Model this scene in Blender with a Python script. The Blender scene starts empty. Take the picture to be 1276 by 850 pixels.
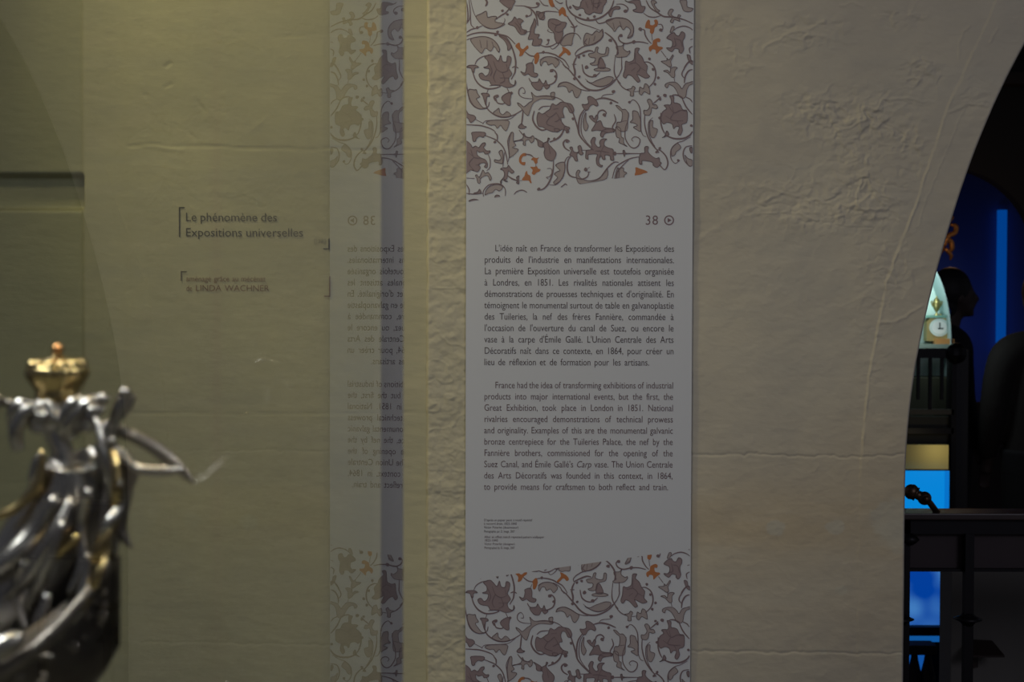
import bpy, bmesh, math, random
import numpy as np
from mathutils.geometry import delaunay_2d_cdt
from mathutils import Vector, Matrix, noise
random.seed(5); rng = np.random.RandomState(7)
C = bpy.context.scene.collection
sc = bpy.context.scene
R = math.radians

# ------------------------------------------------------------------ camera
F = 1772.2
cd = bpy.data.cameras.new('camera'); cam = bpy.data.objects.new('camera', cd); C.objects.link(cam)
CAMZ = 1.55
cam.matrix_world = Matrix.Translation((0, 0, CAMZ)) @ Matrix.Rotation(R(90 - 1.4), 4, 'X') @ Matrix.Rotation(R(0.15), 4, 'Z')
cd.lens = 50; cd.sensor_width = 36; cd.clip_start = .02
cd.dof.use_dof = True; cd.dof.focus_distance = 2.5; cd.dof.aperture_fstop = 9.5
sc.camera = cam
# ------------------------------------------------------------------ view and world
sc.view_settings.view_transform = 'Standard'; sc.view_settings.look = 'None'
sc.view_settings.gamma = 1; sc.view_settings.use_curve_mapping = False
sc.view_settings.exposure = 0.93
w = bpy.data.worlds.new('world'); sc.world = w; w.use_nodes = True
w.node_tree.nodes['Background'].inputs[0].default_value = (.62, .64, .80, 1)
w.node_tree.nodes['Background'].inputs[1].default_value = .045
# ------------------------------------------------------------------ lights
def area(name, loc, target, size, power, col, sy=None):
    l = bpy.data.lights.new(name, 'AREA'); l.energy = power; l.color = col; l.size = size
    if sy: l.shape = 'RECTANGLE'; l.size_y = sy
    o = bpy.data.objects.new(name, l); C.objects.link(o); o.location = loc
    d = Vector(target) - Vector(loc); o.rotation_euler = d.to_track_quat('-Z', 'Y').to_euler()
    return o
def spot(name, loc, target, power, col, cone, blend, soft):
    l = bpy.data.lights.new(name, 'SPOT'); l.energy = power; l.color = col; l.spot_size = R(cone); l.spot_blend = blend; l.shadow_soft_size = soft
    o = bpy.data.objects.new(name, l); C.objects.link(o); o.location = loc; o.rotation_euler = (Vector(target) - Vector(loc)).to_track_quat('-Z', 'Y').to_euler()
spot('ceiling_spot_warm', (-1.05, 1.95, 2.85), (-.06, 2.5, 1.55), 19, (1, .86, .44), 62, 1, .05)
area('ceiling_spot_near', (-.9, .9, 3.3), (.2, 2.5, 1.4), .35, 3.9, (1, .84, .55))
area('hall_fill', (2.4, -1.6, 2.9), (.3, 2.5, 1.4), 1.2, 11, (.84, .83, .98))  # bluish fill added from the camera side, its source unseen
area('gold_highlight_fill', (-.30, .62, 2.06), (-.25, .75, 1.45), .04, .35, (1, .8, .45))  # added warm light for gold highlights on the silver
area('white_highlight_fill', (-.46, .45, 2.06), (-.27, .75, 1.45), .10, 1.8, (.85, .92, 1))  # added light for white highlights on the silver
area('silver_soft_fill', (-.62, .72, 2.07), (-.3, .76, 1.4), .34, 3.3, (.92, .95, 1), .16)  # added broad light so the silver has something soft to reflect
area('rear_glint_fill', (-.20, 1.02, 2.06), (-.26, .78, 1.45), .05, .6, (1, .9, .7))  # added behind the ship to raise glints in the back pane
area('nave_blue_fill', (2.9, 8.8, 1.25), (2.95, 9.6, 1.45), .3, .40, (.13, .24, 1))  # added to carry the blue tube's glow onto the far wall

# ------------------------------------------------------------------ helpers
MW = cam.matrix_world.to_3x3()
def at(px, py, Y):
    d = MW @ Vector(((px - 638) / F, (425 - py) / F, -1)); k = Y / d.y
    return Vector((d.x * k, Y, CAMZ + d.z * k))
def mat(name, col, rough=.6, metal=0, emit=None, es=1, bump=None, var=None):
    m = bpy.data.materials.new(name); m.use_nodes = True; nt = m.node_tree; b = nt.nodes['Principled BSDF']
    b.inputs['Base Color'].default_value = (*col, 1); b.inputs['Roughness'].default_value = rough
    b.inputs['Metallic'].default_value = metal
    tc = nt.nodes.new('ShaderNodeTexCoord')
    if emit: b.inputs['Emission Color'].default_value = (*emit, 1); b.inputs['Emission Strength'].default_value = es
    if var:
        n = nt.nodes.new('ShaderNodeTexNoise'); n.inputs['Scale'].default_value = var[0]; n.inputs['Detail'].default_value = 4
        mx = nt.nodes.new('ShaderNodeMix'); mx.data_type = 'RGBA'
        mx.inputs[6].default_value = (*col, 1); mx.inputs[7].default_value = (*var[1], 1)
        nt.links.new(tc.outputs['Object'], n.inputs['Vector']); nt.links.new(n.outputs['Fac'], mx.inputs[0]); nt.links.new(mx.outputs[2], b.inputs['Base Color'])
    if bump:
        n = nt.nodes.new('ShaderNodeTexNoise'); n.inputs['Scale'].default_value = bump[0]; n.inputs['Detail'].default_value = 6
        bp = nt.nodes.new('ShaderNodeBump'); bp.inputs['Strength'].default_value = bump[1]; bp.inputs['Distance'].default_value = bump[2]
        nt.links.new(tc.outputs['Object'], n.inputs['Vector']); nt.links.new(n.outputs['Fac'], bp.inputs['Height']); nt.links.new(bp.outputs[0], b.inputs['Normal'])
    return m
def link(name, me, m=None, parent=None, kind=None, smooth=False):
    o = bpy.data.objects.new(name, me); C.objects.link(o)
    if m and not me.materials: me.materials.append(m)
    if parent: o.parent = parent
    if kind: o['kind'] = kind
    if smooth: me.polygons.foreach_set('use_smooth', [True] * len(me.polygons))
    return o
def bobj(name, bm, m=None, parent=None, kind=None, smooth=False):
    bmesh.ops.recalc_face_normals(bm, faces=bm.faces)
    me = bpy.data.meshes.new(name); bm.to_mesh(me); bm.free()
    return link(name, me, m, parent, kind, smooth)
def tag(o, label, cat, group=None):
    o['label'] = label; o['category'] = cat
    if group: o['group'] = group
    return o
def thing(name, label, cat, loc=(0, 0, 0), group=None):
    o = bpy.data.objects.new(name, None); C.objects.link(o); o.location = loc; o.empty_display_size = .05
    bpy.context.view_layer.update()
    return tag(o, label, cat, group)
def par(o, p):
    """parent keeping world place (the parent is an unrotated empty or a mesh at the origin)"""
    o.parent = p; o.matrix_parent_inverse = Matrix.Translation(p.location).inverted()
    return o
def box(bm, a, b, bev=0):
    x0, y0, z0 = [min(a[i], b[i]) for i in range(3)]; x1, y1, z1 = [max(a[i], b[i]) for i in range(3)]
    v = [bm.verts.new(p) for p in ((x0,y0,z0),(x1,y0,z0),(x1,y1,z0),(x0,y1,z0),(x0,y0,z1),(x1,y0,z1),(x1,y1,z1),(x0,y1,z1))]
    fs = [bm.faces.new([v[i] for i in q]) for q in ((0,3,2,1),(4,5,6,7),(0,1,5,4),(1,2,6,5),(2,3,7,6),(3,0,4,7))]
    if bev: bmesh.ops.bevel(bm, geom=list({e for f in fs for e in f.edges}), offset=bev, segments=2, affect='EDGES', profile=.6)
def boxo(name, a, b, m, parent=None, bev=0, kind=None):
    bm = bmesh.new(); box(bm, a, b, bev); o = bobj(name, bm, m, None, kind)
    if parent: par(o, parent)
    return o
def catmull(P, n=5, closed=False):
    P = [Vector(p) for p in P]; N = len(P)
    if N < 3: return P
    out = []
    for i in range(N if closed else N - 1):
        g = (lambda k: P[k % N]) if closed else (lambda k: P[max(0, min(N - 1, k))])
        a, b, c, d = g(i - 1), g(i), g(i + 1), g(i + 2)
        for j in range(n):
            t = j / n
            out.append(.5 * ((2*b) + (c - a)*t + (2*a - 5*b + 4*c - d)*t*t + (3*b - a - 3*c + d)*t*t*t))
    if not closed: out.append(P[-1])
    return out
def tube(bm, pts, rad, seg=10, sm=4):
    """swept tube with a radius for each control point"""
    P = [Vector((*p, r)) for p, r in zip(pts, rad)] if isinstance(rad, (list, tuple)) else [Vector((*p, rad)) for p in pts]
    Q = catmull(P, sm) if sm > 1 else P
    prev = None; rings = []
    for i, q in enumerate(Q):
        p = Vector(q[:3]); t = (Vector(Q[min(i+1, len(Q)-1)][:3]) - Vector(Q[max(i-1, 0)][:3])).normalized()
        u = (prev - t * prev.dot(t)) if prev else t.orthogonal()
        u.normalize(); prev = u; v = t.cross(u)
        rings.append([bm.verts.new(p + (u * math.cos(k*2*math.pi/seg) + v * math.sin(k*2*math.pi/seg)) * max(q[3], 1e-5)) for k in range(seg)])
    for a, b in zip(rings, rings[1:]):
        for k in range(seg): bm.faces.new((a[k], a[(k+1)%seg], b[(k+1)%seg], b[k]))
    bm.faces.new(rings[0][::-1]); bm.faces.new(rings[-1])
def ball(bm, c, r, s=(1,1,1), rot=None, seg=14):
    M = Matrix.Translation(c) @ (rot.to_4x4() if rot else Matrix()) @ Matrix.Diagonal((*s, 1))
    bmesh.ops.create_uvsphere(bm, u_segments=seg, v_segments=seg*2//3, radius=r, matrix=M)
def lathe(bm, c, prof, seg=28, lobes=0, amp=0, mid=None):
    rings = []
    for r, z in prof:
        rr = []
        for k in range(seg):
            a = 2*math.pi*k/seg; f = 1 + (amp*math.cos(lobes*a) if lobes and (mid is None or mid[0] <= z <= mid[1]) else 0)
            rr.append(bm.verts.new((c[0] + r*f*math.cos(a), c[1] + r*f*math.sin(a), c[2] + z)))
        rings.append(rr)
    for a, b in zip(rings, rings[1:]):
        for k in range(seg): bm.faces.new((a[k], a[(k+1)%seg], b[(k+1)%seg], b[k]))
    bm.faces.new(rings[0][::-1]); bm.faces.new(rings[-1])
def prism(bm, P, y0, y1):
    """outline in x,z extruded between two depths"""
    A = [bm.verts.new((p[0], y0, p[1])) for p in P]; B = [bm.verts.new((p[0], y1, p[1])) for p in P]
    f1 = bm.faces.new(A); f2 = bm.faces.new(B[::-1]); n = len(P)
    for i in range(n): bm.faces.new((A[i], B[i], B[(i+1)%n], A[(i+1)%n]))
    f1.normal_update(); f2.normal_update(); bmesh.ops.triangulate(bm, faces=[f1, f2])

# ------------------------------------------------------------------ noise on grids
_T = rng.rand(256, 256)
sg0 = lambda v: 1/(1+np.exp(-v))
def vnoise(x, y):
    xi = np.floor(x).astype(int); yi = np.floor(y).astype(int); fx = x - xi; fy = y - yi
    fx = fx*fx*(3 - 2*fx); fy = fy*fy*(3 - 2*fy)
    g = lambda a, b: _T[a % 256, b % 256]
    return (g(xi, yi)*(1-fx)*(1-fy) + g(xi+1, yi)*fx*(1-fy) + g(xi, yi+1)*(1-fx)*fy + g(xi+1, yi+1)*fx*fy) * 2 - 1
def fbm(x, y, o=4):
    s = 0; a = 1; n = 0
    for k in range(o): s = s + a*vnoise(x*2**k + 17*k, y*2**k + 31*k); n += a; a *= .5
    return s / n
def ridge(x, y, o=3):
    return np.clip(1 - np.abs(fbm(x, y, o)) * 11, 0, 1)
def gauss(X, Y, cx, cy, sx, sy): return np.exp(-((X-cx)/sx)**2 - ((Y-cy)/sy)**2)
def poly_dist(X, Y, pts):
    """signed side and distance to a polyline"""
    best = np.full(X.shape, 1e9)
    for (a, b), (c, d) in zip(pts, pts[1:]):
        L = (c-a)**2 + (d-b)**2; t = np.clip(((X-a)*(c-a) + (Y-b)*(d-b)) / L, 0, 1)
        best = np.minimum(best, np.hypot(X - a - t*(c-a), Y - b - t*(d-b)))
    return best

# wall planes
YR = 2.505          # face of the wall the banner hangs on
YL = 2.511          # face of the wall behind the case
YB = 2.5          # face of the banner
S = YR / F
def wx(px, Y=YR): return at(px, 425, Y).x
def wz(py, Y=YR): return at(638, py, Y).z
def grid_wall(name, PX, PY, Y, H, COL, m, kind='structure'):
    """PX, PY grids in reference pixels at depth Y, H relief towards the room in metres, COL rgb grid"""
    ny, nx = PX.shape
    x = (PX - 638) / F * Y; z = wz(425, Y) - (PY - 425) / F * Y
    co = np.stack([x, Y - H, z], -1).reshape(-1, 3).astype(np.float32)
    i = np.arange((ny-1)*(nx-1)); r = i // (nx-1); c = i % (nx-1); a = r*nx + c
    q = np.stack([a, a+nx, a+nx+1, a+1], -1).astype(np.int32)
    me = bpy.data.meshes.new(name); me.vertices.add(len(co)); me.vertices.foreach_set('co', co.ravel())
    me.loops.add(q.size); me.loops.foreach_set('vertex_index', q.ravel())
    me.polygons.add(len(q)); me.polygons.foreach_set('loop_start', np.arange(0, q.size, 4, dtype=np.int32))
    me.update(calc_edges=True)
    ca = me.color_attributes.new('tone', 'FLOAT_COLOR', 'POINT')
    ca.data.foreach_set('color', np.concatenate([COL.reshape(-1, 3), np.ones((len(co), 1))], 1).astype(np.float32).ravel())
    return link(name, me, m, None, kind, True)
def plaster(name, bumpd):
    m = mat(name, (.5, .5, .4), .62); nt = m.node_tree; b = nt.nodes['Principled BSDF']
    a = nt.nodes.new('ShaderNodeAttribute'); a.attribute_name = 'tone'
    tc = nt.nodes.new('ShaderNodeTexCoord')
    n = nt.nodes.new('ShaderNodeTexNoise'); n.inputs['Scale'].default_value = 3.5; n.inputs['Detail'].default_value = 7; n.inputs['Roughness'].default_value = .65
    cr = nt.nodes.new('ShaderNodeValToRGB'); cr.color_ramp.elements[0].position = .3; cr.color_ramp.elements[0].color = (.86, .86, .87, 1); cr.color_ramp.elements[1].position = .7; cr.color_ramp.elements[1].color = (1.06, 1.05, 1.0, 1)
    mx = nt.nodes.new('ShaderNodeMix'); mx.data_type = 'RGBA'; mx.blend_type = 'MULTIPLY'; mx.inputs[0].default_value = 1
    nt.links.new(tc.outputs['Object'], n.inputs['Vector']); nt.links.new(n.outputs['Fac'], cr.inputs[0])
    nt.links.new(a.outputs['Color'], mx.inputs[6]); nt.links.new(cr.outputs[0], mx.inputs[7]); nt.links.new(mx.outputs[2], b.inputs['Base Color'])
    n2 = nt.nodes.new('ShaderNodeTexNoise'); n2.inputs['Scale'].default_value = 60; n2.inputs['Detail'].default_value = 6
    mp = nt.nodes.new('ShaderNodeMapping'); mp.inputs['Scale'].default_value = (.6, 1, 1.5)
    bp = nt.nodes.new('ShaderNodeBump'); bp.inputs['Strength'].default_value = 1; bp.inputs['Distance'].default_value = bumpd
    nt.links.new(tc.outputs['Object'], mp.inputs[0]); nt.links.new(mp.outputs[0], n2.inputs['Vector']); nt.links.new(n2.outputs['Fac'], bp.inputs['Height']); nt.links.new(bp.outputs[0], b.inputs['Normal'])
    b.inputs['Specular IOR Level'].default_value = .3
    return m
M_pl = plaster('painted_plaster', .0007)

# ------------------------------------------------------------------ wall with the arch (relief modelled)
def arch_x(py):           # left edge of the opening, in reference pixels
    py = np.asarray(py, float); d = np.clip(600 - py, 0, 1110)
    return 1130.5 + 1116 - np.sqrt(1116**2 - d**2) + 6*np.exp(-((py-300)/170.)**2)
ys = np.concatenate([np.arange(-90, 880, 1.35), [905, 960, 1040, 1200, 1432]])
u = np.linspace(0, 1, 500) 
PY, U = np.meshgrid(ys, u, indexing='ij'); AX = arch_x(PY)
PX = 531.0 + U * (AX - 531.0)
H = .0016*fbm(PX/90, PY/70, 3) + .0007*fbm(PX/22+5, PY/15, 4)
# rough plaster strip left of the banner
ms = 1/(1+np.exp((PX-590)/4)); H += ms*(.0020*fbm(PX/24+9, PY/16, 5) + .0009*fbm(PX/7, PY/6+3, 3) + .0008*ridge(PX/34, PY/22+3)) 
H -= .0075*np.exp(-((PX-531)/1.5)**2)*(1+.25*vnoise(PY/9, PY*0))
# crumbling zones of old plaster
Z = 0
for cx, cy, sx, sy, k in ((895,32,28,14,1),(920,75,30,25,.7),(1000,40,45,22,1.1),(1120,20,30,18,1),(1010,140,40,22,1.3),(1060,150,50,40,1),(1110,150,35,40,1.1),(1145,92,22,26,1.5),
        (1065,205,22,25,1),(1060,250,40,30,1),(1100,250,30,30,.8),(1130,190,20,30,1),(960,240,70,30,.6),(1000,270,60,18,.8),(1110,330,40,40,.6),(1215,120,25,30,.7),(1090,420,25,120,.35),(960,350,100,80,.2),(1030,600,60,60,.2)):
    Z = Z + k*gauss(PX, PY, cx, cy, sx, sy)
Z = np.clip(Z, 0, 1.5)
wv = PX + 9*fbm(PX/25, PY/25+40, 2); wy = PY + 9*fbm(PX/25+70, PY/25, 2)
H += 1.3*Z*(.0011*ridge(wv/50, wy/36, 3)**2 + .0009*fbm(PX/11, PY/8, 4) - .0008*ridge(wv/60+11, wy/24+4, 3)**2 + .0007*ridge(wv/26+5, wy/20+8, 3)**2) + .0002*ridge(wv/60, wy/30, 3)
H += Z*.0013*sg0((fbm(wv/34+3, wy/26+6, 4)-.10)*40)      # flaked layers with sharp rims
H += .0005*fbm(PX/5+3, PY/5, 2)*(.25+Z+.6*ms)
# arch line: voussoir band standing a little proud
al = [(1244,-20),(1238,0),(1205,75),(1180,130),(1160,190),(1140,255),(1118,310),(1105,350),(1096,400),(1086,450),(1079,510),(1074,570),(1073,700),(1073,905)]
xl = np.interp(PY, [p[1] for p in al], [p[0] for p in al]); xl = np.where(PY < -20, 1244 + (-20-PY)*.5, xl)
fade = np.interp(PY, [-90, 560, 600, 900], [1, 1, .25, .2])
jit = 1.6*fbm(PY/13, PY*0+2, 3); ed = PX - xl - jit
H += fade*(.0014/(1+np.exp(-ed/.6)) + .0010*np.exp(-(ed/1.1)**2)*(1+vnoise(PY/14, PY*0+9)))*np.clip(1-(ed/60), .25, 1)
# scored curved lines and horizontal joints
for pts, wd, dp in (([(1199,134),(1172,200),(1153,247),(1143,280)],.8,.0006),
                    ([(862,566),(960,566),(1070,569),(1128,565)],1.2,-.0013),([(862,813),(1128,816)],1.3,-.0012),
                    ([(935,230),(1000,246),(1060,258),(1118,275)],1.6,.0008),([(865,300),(930,262),(975,238),(1035,196)],3,.0006),
                    ([(1096,402),(1120,398),(1150,380)],1.8,.0010),([(1180,140),(1205,128),(1228,132)],1.8,.0010),([(950,60),(975,45),(1000,38),(1024,28)],1.8,.0012),
                    ([(1045,8),(1060,4),(1072,10)],1.5,.001),([(1133,78),(1146,73),(1156,78),(1152,88),(1136,88)],1.8,.0014),([(1130,98),(1142,98),(1140,106)],1.6,.0014),
                    ([(1020,140),(1008,132),(1022,124),(1040,127)],1.8,.0013),([(1070,130),(1068,150),(1072,165)],1.6,.0012),([(1205,32),(1196,44),(1192,60),(1193,72)],1.2,.001),([(1238,35),(1230,52)],1.2,.001)):
    H += dp*np.exp(-(poly_dist(PX + 2.5*fbm(PX/9, PY/9, 2), PY + 2.5*fbm(PX/8+9, PY/8, 2), pts)/wd)**2)
H -= .005*sg0((PX-583)/.8)*sg0((858-PX)/.8)        # hollow behind the hung panel
H -= .006*np.clip((PX - AX + 2.0)/2.0, 0, 1)        # worn arris
col = np.ones(PX.shape + (3,)) * np.array((.50, .465, .385))
def mixc(mask, c):
    global col
    mask = np.clip(mask, 0, 1)[..., None]; col = col*(1-mask) + np.array(c)*mask
n1 = fbm(PX/140, PY/30+3, 4)
mixc(.55*gauss(PX, PY, 990, 655, 260, 60)*(1+n1), (.50, .40, .25)); mixc(.4*gauss(PX, PY, 1060, 770, 200, 60)*(1+n1), (.47, .41, .32))
mixc(.35*gauss(PX, PY, 1080, 560, 120, 70)*(1+n1), (.47, .40, .29))
d = fbm(PX/26, PY/20, 4)
for cx, cy, sx, sy in ((1122, 646, 34, 30), (1120, 672, 26, 22), (1043, 655, 14, 11), (970, 657, 15, 11), (1052, 735, 9, 8), (1029, 813, 5, 4), (1125, 822, 6, 10)):
    rr = ((PX-cx)/sx)**2 + ((PY-cy)/sy)**2 + 1.1*d
    mixc(.75/(1+np.exp((rr-.75)*14)), (.50, .48, .40))
mixc(.5*ms, (.56, .53, .36))
mixc(.22*np.clip(n1*2, 0, 1), (.43, .42, .38))
wr = grid_wall('wall_right', PX, PY, YR, H, col, M_pl)
# the rest of the same wall: over the arch, its far side, the reveal of the opening
zT = wz(-90); xa = wx(float(arch_x(-90))); xc = (2246.5-638)/F*YR; zc = wz(600); RA = 1116/F*YR
P = [(wx(531), zT), (xa, zT)]
a0 = math.asin(min(1, (zT-zc)/RA)); 
arc = [(xc - RA*math.cos(t), zc + RA*math.sin(t)) for t in np.linspace(a0, math.pi - a0, 40)]
P = [(wx(531), zT)] + [(xa, zT)] + arc[1:] + [(xc+RA, zc), (xc+RA, 0), (6.2, 0), (6.2, 4.6), (wx(531), 4.6)]
bm = bmesh.new(); prism(bm, P, YR, YR+.42)
M_pl2 = mat('plain_plaster', (.47, .44, .36), .65, bump=(40, .5, .002), var=(3, (.40, .37, .30)))
bobj('wall_right_upper', bm, M_pl2, kind='structure')
bm = bmesh.new()      # reveal: thickness of the wall in the left side of the opening
yy = list(np.linspace(1432, -90, 60)); A = []; B = []
for p in yy:
    x = (float(arch_x(p))-638)/F*YR; z = wz(p); A.append(bm.verts.new((x, YR+.006, z))); B.append(bm.verts.new((x, YR+.42, z)))
for i in range(len(A)-1): bm.faces.new((A[i], A[i+1], B[i+1], B[i]))
bl = [bm.verts.new((wx(531), YR+.42, v.co.z)) for v in B]
for i in range(len(B)-1): bm.faces.new((B[i], B[i+1], bl[i+1], bl[i]))
bobj('trim_1', bm, M_pl2, kind='structure')

# ------------------------------------------------------------------ wall behind the glass case (recessed stone blocks)
ys = np.concatenate([[-400, -200, -100], np.arange(-60, 880, 2.2), [905, 960, 1200, 1432]]); xs = np.concatenate([[-900, -500, -250, -120], np.arange(-60, 534, 2.0)])
PY, PX = np.meshgrid(ys, xs, indexing='ij')
sg = lambda v: 1/(1+np.exp(-v))
H = .0010*fbm(PX/120, PY/60, 4) + .0004*fbm(PX/20, PY/8, 4)
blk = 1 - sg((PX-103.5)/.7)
H -= blk*.004                                            # blocks lie back from the pier
H -= blk*.026*sg((PY-220)/.9)*sg((262-PY)/.9)              # open joint
H += .0025*sg((PX-158)/3)*sg((500-PX)/2)
for pts, wd, dp in (([(160,186),(185,182),(330,187),(530,188)],1.1,-.0016),([(340,48),(420,46),(530,50)],1.0,-.0009),([(105,516),(330,517),(530,515)],1.0,-.0010),([(-60,604),(103,604)],1.0,-.0008),([(180,183),(230,190)],2,.0009),
                    ([(315,165),(335,148)],1.5,.0006),([(208,86),(214,82)],2,-.0016),([(206,112),(214,108)],2,-.0014),([(248,130),(256,140)],2.4,-.0016),([(236,168),(246,176)],1.8,-.001),([(180,122),(186,121)],1.5,-.0012),([(500,92),(528,92)],1,-.0007)):
    H += dp*np.exp(-(poly_dist(PX, PY + 1.5*fbm(PX/30, PY/30, 2), pts)/wd)**2)
col = np.ones(PX.shape + (3,)) * np.array((.42, .405, .265))
mixc(.35*np.clip(fbm(PX/150, PY/20, 4)*1.5, 0, 1), (.37, .37, .27)); mixc(.3*np.clip(fbm(PX/60+30, PY/14, 4)*1.5, 0, 1), (.50, .46, .32))
mixc(.30*gauss(PX, PY, 270, 400, 6, 420), (.40, .32, .24))  # soft reddish reflection in the glass, painted into the wall colour
mixc(blk*.75, (.33, .33, .205)); mixc(.25*sg((PX-485)/3), (.62, .57, .40))  # blocks darker: partly their own stone, partly light falloff painted in
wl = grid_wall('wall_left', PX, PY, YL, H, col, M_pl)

# ------------------------------------------------------------------ floor and ceiling
M_floor = mat('dark_floor', (.10, .075, .055), .35, var=(6, (.06, .045, .035)), bump=(30, .2, .002))
bm = bmesh.new(); box(bm, (-6, -3, -.1), (8, 12.5, 0)); bobj('floor', bm, M_floor, kind='structure')
bm = bmesh.new(); box(bm, (-2, YR+.42, 4.6), (8, 12.5, 4.7)); bobj('ceiling', bm, mat('dark_ceiling', (.08, .075, .07), .8), kind='structure')

# ------------------------------------------------------------------ text
def text_mesh(s, cap, xs=1.0, shear=0, space=1.0):
    cu = bpy.data.curves.new('t', 'FONT'); cu.body = s; cu.size = cap/.682; cu.shear = shear; cu.space_character = space; cu.resolution_u = 3
    o = bpy.data.objects.new('t', cu); C.objects.link(o); dg = bpy.context.evaluated_depsgraph_get()
    me = bpy.data.meshes.new_from_object(o.evaluated_get(dg)); bpy.data.objects.remove(o); bpy.data.curves.remove(cu)
    V = [(v.co.x*xs, v.co.y) for v in me.vertices]; Fc = [tuple(p.vertices) for p in me.polygons]
    bpy.data.meshes.remove(me); return V, Fc
class Print:
    """collects flat print on a wall plane"""
    def __init__(s): s.v = []; s.f = []
    def add(s, V, Fc, x, z, y, k=1.0):
        n = len(s.v); s.v += [(x + a*k, y, z + b*k) for a, b in V]; s.f += [tuple(i+n for i in f) for f in Fc]
    def build(s, name, m, parent=None):
        me = bpy.data.meshes.new(name); me.from_pydata(s.v, [], s.f); me.update()
        o = link(name, me, m)
        if parent: par(o, parent)
        return o
cache = {}
def word(s, cap, xs, shear=0, space=1.0):
    k = (s, cap, xs, shear, space)
    if k not in cache: cache[k] = text_mesh(*k)
    return cache[k]
def wwidth(V): return max(v[0] for v in V) if V else 0
def line(pr, s, x0, x1, py, cap, xs, Y, justify=True, spacew=3.2, space=1.0, italic=()):
    """one line, word by word; x0,x1 and cap in reference pixels, py = baseline"""
    k = Y/F; ws = s.split(' ')
    L = [word(w_, cap, xs, .28 if w_ in italic else 0, space) for w_ in ws]
    W = [wwidth(v) for v, _ in L]
    sx = 1.0
    if x1 is not None:
        if justify:
            gap = (x1-x0-sum(W))/max(1, len(ws)-1)
            if gap < 2.4: sx = (x1-x0-2.4*(len(ws)-1))/sum(W); gap = 2.4
            if gap > 6.5: sx = (x1-x0-6.5*(len(ws)-1))/sum(W); gap = 6.5
        else: gap = spacew; sx = (x1-x0-gap*(len(ws)-1))/sum(W)
    else: gap = spacew
    x = x0
    for (V, Fc), w_ in zip(L, W):
        pr.add([(a*sx, b) for a, b in V], Fc, (x-638)/F*Y, wz(py, Y), Y, k)
        x += w_*sx + gap

# ------------------------------------------------------------------ banner
M_ban = mat('printed_panel', (.56, .585, .635), .45)
M_ink = mat('black_ink', (.075, .055, .06), .5); M_ink2 = mat('brown_ink', (.12, .075, .085), .5); M_mau = mat('mauve_ink', (.17, .105, .125), .5)
M_st = mat('scroll_stem_ink', (.185, .13, .145), .5); M_fm = mat('mauve_leaf_ink', (.265, .205, .22), .5); M_fl = mat('pale_leaf_ink', (.36, .315, .32), .5); M_or = mat('orange_ink', (.42, .16, .06), .5)
M_ol = mat('leaf_outline_ink', (.18, .13, .145), .5)
ban = thing('exhibition_banner', 'tall pale grey text panel numbered 38 with mauve scrollwork print', 'banner', (wx(721), YB, wz(1150)))
x0, x1 = wx(580.6), wx(861.8)
boxo('panel', (x0, YB, wz(-330)), (x1, YB+.003, wz(1190)), M_ban, ban)
boxo('mounting_rail', (x0+.02, YB+.003, wz(-320)), (x1-.02, YR+.001, wz(-300)), M_ink, ban)

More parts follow.
